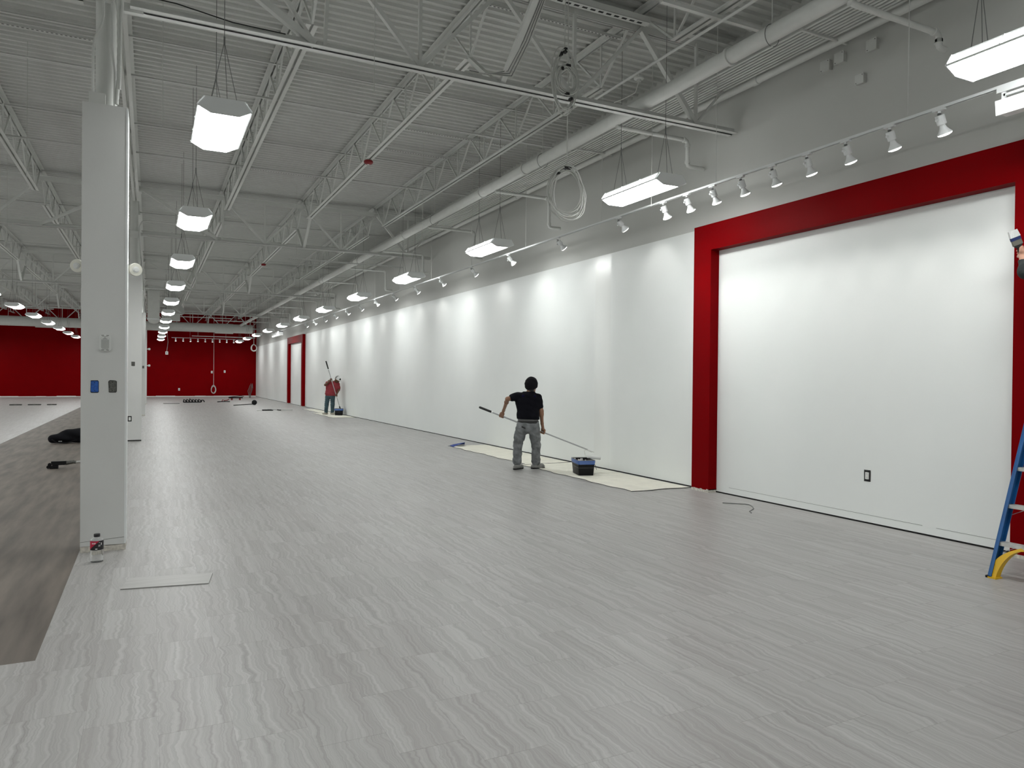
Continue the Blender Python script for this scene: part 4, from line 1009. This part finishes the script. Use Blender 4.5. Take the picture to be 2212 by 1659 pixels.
for i in range(7):
    z = .29+i*.305
    a, c = rail(0, z), rail(1, z)
    q = MB().box(a.x-.035, a.x+.05, c.y, a.y, z-.004, z).box(a.x-.035, a.x-.031, c.y, a.y, z-.028, z-.004).box(a.x+.046, a.x+.05, c.y, a.y, z-.028, z-.004)
    st = q.build('step', 'alu', ld)
    for j in range(5): MB().box(a.x-.03+j*.016, a.x-.026+j*.016, c.y+.02, a.y-.02, z, z+.0015).build('tread_rib', 'alu', st)
    for s, e in ((a, 1), (c, -1)): MB().lathe([(.007, 0), (.007, .004)], 8, (s.x, s.y+e*.004, z-.014), (0, e, 0)).build('rivet', 'alu', ld)
    if i < 2:
        for s, e in ((a, -1), (c, 1)): MB().bar((s.x+.04, s.y+e*.01, z-.09), (s.x+.04, s.y+e*.16, z-.01), .014, .004).build('step_brace', 'alu', ld)
for s, e in ((0, -1), (1, 1)):
    a = rail(s, .0); outer = []; inner = []
    for k in range(11):
        f_ = k/10; inner.append((e*(.055+.175*f_**1.6), .008+.245*(1-(1-f_)**1.7))); 
    for k in range(11):
        f_ = k/10; outer.append((e*(.004+.20*f_**1.9), .012+.262*(f_**.62)))
    q = MB(); pl = [(a.y+y, z) for y, z in inner]+[(a.y+y, z) for y, z in reversed(outer)]
    n_ = len(pl); f3 = lambda y, z, o: (a.x+lean*z+o, y, z)
    q.add([f3(y, z, -.032) for y, z in pl]+[f3(y, z, .032) for y, z in pl], [(i_, i_+1, n_-2-i_, n_-1-i_) for i_ in range(10)]+[(n_+n_-1-i_, n_+n_-2-i_, n_+i_+1, n_+i_) for i_ in range(10)]+[(i_, (i_+1) % n_, n_+(i_+1) % n_, n_+i_) for i_ in range(n_)])
    q.build('foot_brace', 'yellow', ld)
    MB().box(a.x-.045, a.x+.045, min(a.y, a.y+e*.065), max(a.y, a.y+e*.065), .0, .012).build('foot_pad', 'yellow', ld)
MB().box(lean*Hh-.09, lean*Hh+.20, -.50, -.08, Hh-.03, Hh+.04).build('top_cap', 'bluefg', ld)
for z in (.35, 1.1, 1.8): MB().bar(rail(0, z, True), rail(1, z, True), .03, .02).build('rear_bar', 'alu', ld)
a, c = rail(0, 1.15), rail(0, 1.15, True); MB().bar(a+Vector((0, -.02, 0)), c+Vector((0, -.02, 0)), .02, .004).build('spreader', 'alu', ld)
a, c = rail(1, 1.15), rail(1, 1.15, True); MB().bar(a+Vector((0, .02, 0)), c+Vector((0, .02, 0)), .02, .004).build('spreader', 'alu', ld)

# the brush and the person holding it, standing on the ladder
DB = A3((6.93, 3.83, 0))@A3(FW)
p3 = lambda x, y, d=DB: A3(P(x, y, d))
br = thing('paint_brush', 'wide paint brush with white bristles held up at the frame', 'brush', tuple(p3(2200, 532)))
bA, bB = p3(2200.5, 533), p3(2187, 499); bd = nrm(bB-bA); bs_ = nrm(A3(RT)*.97-bd*((A3(RT)*.97)@bd)); bt = np.cross(bs_, bd)
def slab_(a, c, w0, w1, th):
    o = bA
    vs = [a-bs_*w0-bt*th, a+bs_*w0-bt*th, a+bs_*w0+bt*th, a-bs_*w0+bt*th, c-bs_*w1-bt*th*.7, c+bs_*w1-bt*th*.7, c+bs_*w1+bt*th*.7, c-bs_*w1+bt*th*.7]
    return MB().add([tuple(v-o_b) for v in vs], [(0,1,2,3),(7,6,5,4),(0,4,5,1),(1,5,6,2),(2,6,7,3),(3,7,4,0)])
o_b = np.array(br.location)
Lb = np.linalg.norm(bB-bA); at_b = lambda u: bA+(bB-bA)*u
slab_(at_b(.12), at_b(.42), .044, .044, .010).build('ferrule', 'ferrule', br)
slab_(at_b(.42), at_b(.62), .045, .046, .011).build('paint_band', 'navypaint', br)
slab_(at_b(.60), at_b(1.02), .046, .041, .012).build('bristles', 'bristle', br)
slab_(at_b(-.05), at_b(.12), .018, .042, .009).build('shoulder', 'grip', br)
slab_(at_b(-.75), at_b(-.05), .014, .018, .009).build('handle', 'grip', br)
r3 = thing('person', 'person on the blue ladder holding a brush, mostly out of frame', 'person', (6.55, 3.2, 0))
zst = .29+.305*3
hand3 = at_b(-.28); wr3 = p3(2209, 550, DB-.02)
b = Field(.006)
sR3 = V3(6.52, 3.10, zst+1.42); sL3 = V3(6.62, 2.72, zst+1.42)
hd3 = V3(6.62, 2.90, zst+1.66); ff = nrm(V3(.7, .6, 0))
head(b, hd3, ff, (0, 0, 1), .096); b.chain([V3(6.57, 2.9, zst+1.45), hd3], [.06, .058], .03)
b.cone(sR3, sL3, .06, .06, .05); b.cone(V3(6.57, 2.9, zst+1.35), V3(6.55, 2.95, zst+.92), .12, .12, .06)
el3 = p3(2218, 586, DB-.17)
b.chain([sR3, el3, wr3], [.052, .044, .030], .03); grip(b, hand3, wr3, bd, .016, 1.0, 1, .8)
eL3 = V3(6.75, 2.62, zst+1.18); wL3 = V3(6.92, 2.78, zst+1.1); b.chain([sL3, eL3, wL3, wL3+nrm(V3(.2, .1, 0))*.09], [.052, .043, .03, .035], .03)
for i in range(4): b.chain([wL3+V3(.07, .045-.022*i, .02), wL3+V3(.13, .05-.022*i, .02), wL3+V3(.155, .05-.022*i, -.01)], [.010, .009, .008], .004)
b.chain([wL3+V3(.03, .05, 0), wL3+V3(.07, .08, .01), wL3+V3(.10, .085, 0)], [.012, .011, .009], .005)
st3 = rail(0, zst); sx = 6.21+st3.x+.02
legs = []
for yy in (3.36, 3.16):
    a_ = V3(sx-.02, yy, zst+.09); k_ = V3(sx+.03, yy-.04, zst+.50); h_ = V3(6.54, yy-.22, zst+.90); legs.append((h_, k_, a_)); b.chain([h_, k_, a_], [.08, .055, .04], .04)
b.build('body', 'skin3', r3); face_parts(r3, hd3, ff, (0, 0, 1))
s_ = Field(.009); s_.cone(sR3, sL3, .075, .075, .06); s_.cone(V3(6.56, 3.0, zst+1.3), V3(6.60, 2.80, zst+1.3), .12, .12, .06); s_.cone(V3(6.56, 3.0, zst+1.3), V3(6.55, 3.0, zst+.9), .12, .115, .06); s_.cone(V3(6.60, 2.8, zst+1.3), V3(6.57, 2.85, zst+.9), .12, .115, .06)
s_.chain([sR3, el3, el3*.40+wr3*.60], [.072, .060, .046], .04); s_.chain([sL3, eL3, eL3*.4+wL3*.6], [.072, .06, .05], .04); s_.cut(V3(0, 0, zst+1.49), (0, 0, 1)); s_.cut(V3(0, 0, zst+.84), (0, 0, -1)); s_.build('sweatshirt', 'sleeve', r3, .004, 22)
t_ = Field(.009); t_.cone(V3(6.54, 3.08, zst+.88), V3(6.56, 2.9, zst+.88), .115, .115, .06)
for h_, k_, a_ in legs: t_.chain([h_, k_, a_], [.105, .082, .068], .05)
t_.cut(V3(0, 0, zst+.95), (0, 0, 1)); t_.cut(V3(0, 0, zst+.07), (0, 0, -1)); t_.build('trousers', 'blackcloth', r3, .004, 24)
for h_, k_, a_ in legs:
    q = Field(.008); g = V3(a_[0], a_[1], zst); q.cone(g+V3(-.06, 0, .045), g+V3(.14, 0, .04), .043, .04, .03); q.cone(g+V3(0, 0, .11), g+V3(0, 0, .05), .05, .046, .03); q.cut((0, 0, zst+.003), (0, 0, -1)); q.cut(g+V3(0, 0, .12), (0, 0, 1)); q.build('shoe', 'shoe', r3)
hr = Field(.008); hr.ball(hd3+V3(0, 0, .045)-ff*.02, .102, .04); hr.cut(hd3+ff*.05, nrm(ff-V3(0, 0, .6))); hr.cut(hd3+V3(0, 0, -.03), (0, 0, -1)); hr.build('hair', 'hair', r3)

# ------------------------------------------------------------------ things lying about
bt_ = thing('water_bottle', 'clear plastic bottle with red label by nearest column', 'bottle', (-.405, 7.12, 0))
MB().lathe([(.040, .0), (.048, .005), (.050, .03), (.0475, .045), (.050, .06), (.050, .10), (.0505, .105), (.0505, .187), (.048, .192), (.040, .203), (.026, .212), (.020, .215), (.020, .222)], 28).build('bottle_body', 'bottle', bt_, True)
MB().lathe([(.0512, .108), (.0512, .185)], 28).build('label', 'labelblack', bt_, True)
MB().lathe([(.0455, .106), (.0455, .187)], 28).build('shoulder_brightener', 'print', bt_, True)  # added white cylinder inside the bottle, brightens the view through its clear shoulder
def on_lab(a0, a1, z0, z1, r, nm, mt, slope=0, n=12):
    q = []
    for i in range(n+1):
        a = math.radians(a0+(a1-a0)*i/n); q += [(r*math.cos(a), r*math.sin(a), z0+slope*i/n), (r*math.cos(a), r*math.sin(a), z1)]
    MB().add(q, [(2*i, 2*i+2, 2*i+3, 2*i+1) for i in range(n)]).build(nm, mt, bt_)
on_lab(-165, -68, .108, .1852, .0516, 'label_red', 'labelred', .075)
for k_, (a0, zz, w_, h_) in enumerate(((-128, .166, 6, .011), (-119, .166, 6, .011), (-110, .166, 6, .011), (-101, .168, 6, .011), (-66, .150, 16, .004), (-66, .142, 20, .003), (-92, .119, 18, .008), (-66, .172, 12, .003), (-48, .160, 8, .02))):
    on_lab(a0-w_/2, a0+w_/2, zz-h_/2, zz+h_/2, .0520, 'label_print', 'print', 0, 4)
MB().lathe([(.0235, .215), (.0248, .217), (.0248, .237), (.0225, .240)], 20).build('cap', 'cap_b', bt_, True)
tl = thing('loose_tile', 'single loose vinyl tile lying on the floor by column', 'tile', (.13, 6.22, 0), None, math.radians(-9.5))
MB().box(-.305, .305, -.1525, .1525, .002, .0075).build('tile_face', 'tilecut', tl); MB().box(-.305, .305, -.1525, .1525, .0002, .002).build('tile_backing', 'dark', tl)
wv_ = thing('curved_wire', 'thin dark bent wire on the floor near red frame', 'wire', (6.75, 7.0, 0))
def flp(x, y):
    d = RT*(x-CX)+FW*F+UP*(CY-y); return EYE+d*((.006-EYE.z)/d.z)
MB().tube([Vector(flp(x, y))-Vector((6.75, 7, 0)) for x, y in ((1561, 1086), (1590, 1088), (1610, 1089), (1619, 1090.5), (1626, 1095), (1628, 1099), (1623, 1102), (1619, 1104.5), (1623, 1108))], .006, 6).build('wire', 'cable', wv_, True)
# black bag and tool behind the column
bg = thing('black_bag', 'slumped black bag lying on the dark path', 'bag', (-1.62, 19.7, 0))
q = Field(.014); c0 = np.array(bg.location)
q.cone(c0+V3(-.40, -.05, .10), c0+V3(-.15, 0, .14), .09, .13, .08).cone(c0+V3(-.15, 0, .14), c0+V3(.15, .05, .17), .13, .15, .08).cone(c0+V3(.15, .05, .16), c0+V3(.5, .05, .10), .15, .08, .08).cone(c0+V3(-.05, 0, .2), c0+V3(.05, .02, .22), .1, .1, .08).cut((0, 0, .004), (0, 0, -1)); q.build('bag_body', 'blackcloth', bg, .012, 13)
MB().tube([(-.4, -.16, .1), (-.3, -.22, .03), (-.1, -.2, .02), (.1, -.18, .08)], .012, 6).build('strap', 'black', bg, True)
MB().box(-.27, -.2, -.165, -.155, .05, .06).build('buckle', 'white', bg)
tool = thing('power_tool', 'black power tool lying on the dark path', 'tool', (-1.30, 14.47, 0))
MB().box(-.20, .02, -.04, .04, .07, .12).box(-.19, -.0, -.045, .045, .055, .075).build('motor_housing', 'black', tool)
MB().box(-.22, -.10, -.05, .05, .0, .05).build('battery', 'black', tool)
MB().tube([(.0, 0, .08), (.12, 0, .10), (.16, 0, .09)], [.035, .03, .025], 10).build('gear_case', 'boxgrey', tool, True)
MB().tube([(.15, 0, .09), (.26, 0, .10), (.36, 0, .07), (.42, 0, .05)], .022, 8).build('handle_bar', 'alu', tool, True)
for xx, zz in ((-.24, .03), (-.22, .07)): MB().lathe([(.028, -.02), (.028, .02)], 12, (xx, -.03, zz), (0, 1, 0)).build('wheel', 'black', tool)
# things before the red wall
def floor_thing(name, label, cat, x, y): return thing(name, label, cat, (x, y, 0))
o = floor_thing('flat_strip', 'thin dark strip lying flat before red wall', 'strip', 1.05, 44.8); MB().bar((-.42, 0, .012), (.40, .05, .012), .12, .02).build('strip_body', 'darkstrip', o)
o = floor_thing('tool_heap', 'low heap of black straps and tools on the floor', 'tools', 2.2, 46.4)
rg = random.Random(11)
for i in range(7):
    x = -.5+i*.16; MB().tube([(x, 0, .03), (x+.03, .03, .16+rg.uniform(-.04, .09)), (x+.12, 0, .13), (x+.17, .02, .03)], .032, 6).build('strap_loop', 'black', o, True)
MB().box(-.5, .45, -.08, .1, .0, .06).build('tool_case', 'black', o)
o = floor_thing('red_tool', 'small red and black hand tool on the floor', 'tool', 3.85, 46.6)
MB().tube([(-.3, 0, .03), (.1, 0, .05), (.4, 0, .04)], .025, 6).build('shaft', 'black', o); MB().tube([(-.05, 0, .04), (0, 0, .16), (.08, 0, .1), (.25, 0, .12), (.36, 0, .18)], .025, 6).build('red_frame', 'redplastic', o, True)
o = floor_thing('tile_cutter', 'black tile cutter on short red feet near red wall', 'tool', 5.0, 50.8)
MB().box(-.45, .42, -.1, .1, .12, .2).build('cutter_bed', 'black', o)
for x in (-.25, .25): MB().box(x-.05, x+.05, -.1, .1, 0, .12).build('foot', 'redplastic', o)
MB().tube([(-.4, 0, .2), (.3, 0, .28), (.5, 0, .24)], .02, 6).build('lever', 'black', o)
o = floor_thing('long_pole', 'long black pole with round head lying on floor', 'pole', 4.6, 41.7)
MB().tube([(-.66, -.6, .03), (.4, .35, .05)], .022, 8).build('shaft', 'black', o); MB().lathe([(.05, -.06), (.13, -.04), (.14, .04), (.06, .07)], 14, (.5, .42, .13), (0, -1, .2)).build('round_head', 'black', o, True)
o = floor_thing('floor_scraper', 'black scraper and short pole lying flat on floor', 'tool', 4.75, 35.1)
MB().box(-.15, .32, -.1, .1, .0, .05).build('blade_head', 'black', o); MB().tube([(.1, 0, .06), (.45, -.2, .04), (.60, -.35, .03)], .016, 6).build('shaft', 'pole', o); MB().tube([(.48, -.23, .04), (.62, -.36, .03)], .024, 6).build('grip', 'grip', o); MB().box(-.38, -.17, -.1, .1, 0, .02).build('plate', 'paleboard', o)
o = floor_thing('board_stack', 'short stack of pale boards lying on the floor', 'boards', 5.62, 34.9)
for i in range(3): MB().box(-.28+.02*i, .28, -.12+.02*i, .12, .025*i+.002, .025*i+.024).build('board', 'paleboard', o)
for i, (x, l_) in enumerate(((-6.95, .3), (-6.1, .5), (-5.3, .55), (-4.55, .4))):
    o = floor_thing('flat_box', 'flat dark bundle on the far left floor, %s of four' % ORD[i], 'bundle', x, 44.0); o['group'] = 'flat bundles on the far left floor'; MB().box(-l_/2, l_/2, -.15, .15, 0, .05).build('bundle_body', 'darkstrip', o); MB().box(-l_*.1, l_*.1, -.155, .155, 0, .053).build('band', 'boxgrey', o)
o = floor_thing('wire_stub', 'tangle of wires rising from the floor near corner', 'wires', 6.4, 55.6)
for i in range(4): MB().tube([(.02*i, 0, 0), (-.12+.08*i, 0, .5), (.05+.05*i, 0, .95+.1*(i % 2)), (.22, 0, .7), (.10, 0, .3), (.06, 0, .02)], .014, 6).build('wire', 'grout', o, True)
for i, (x, z, lb) in enumerate(((1.87, .55, 'left'), (5.0, 1.9, 'right'), (4.1, 1.85, 'middle'))):
    o = thing('wall_plate', 'tiny white wall plate on the red wall, %s one' % lb, 'outlet', (x, YB-.005, z)); MB().box(-.06, .06, -.01, 0, -.09, .09).build('plate', 'white', o); MB().box(-.02, .02, -.012, -.01, -.04, .04).build('device', 'cable', o)
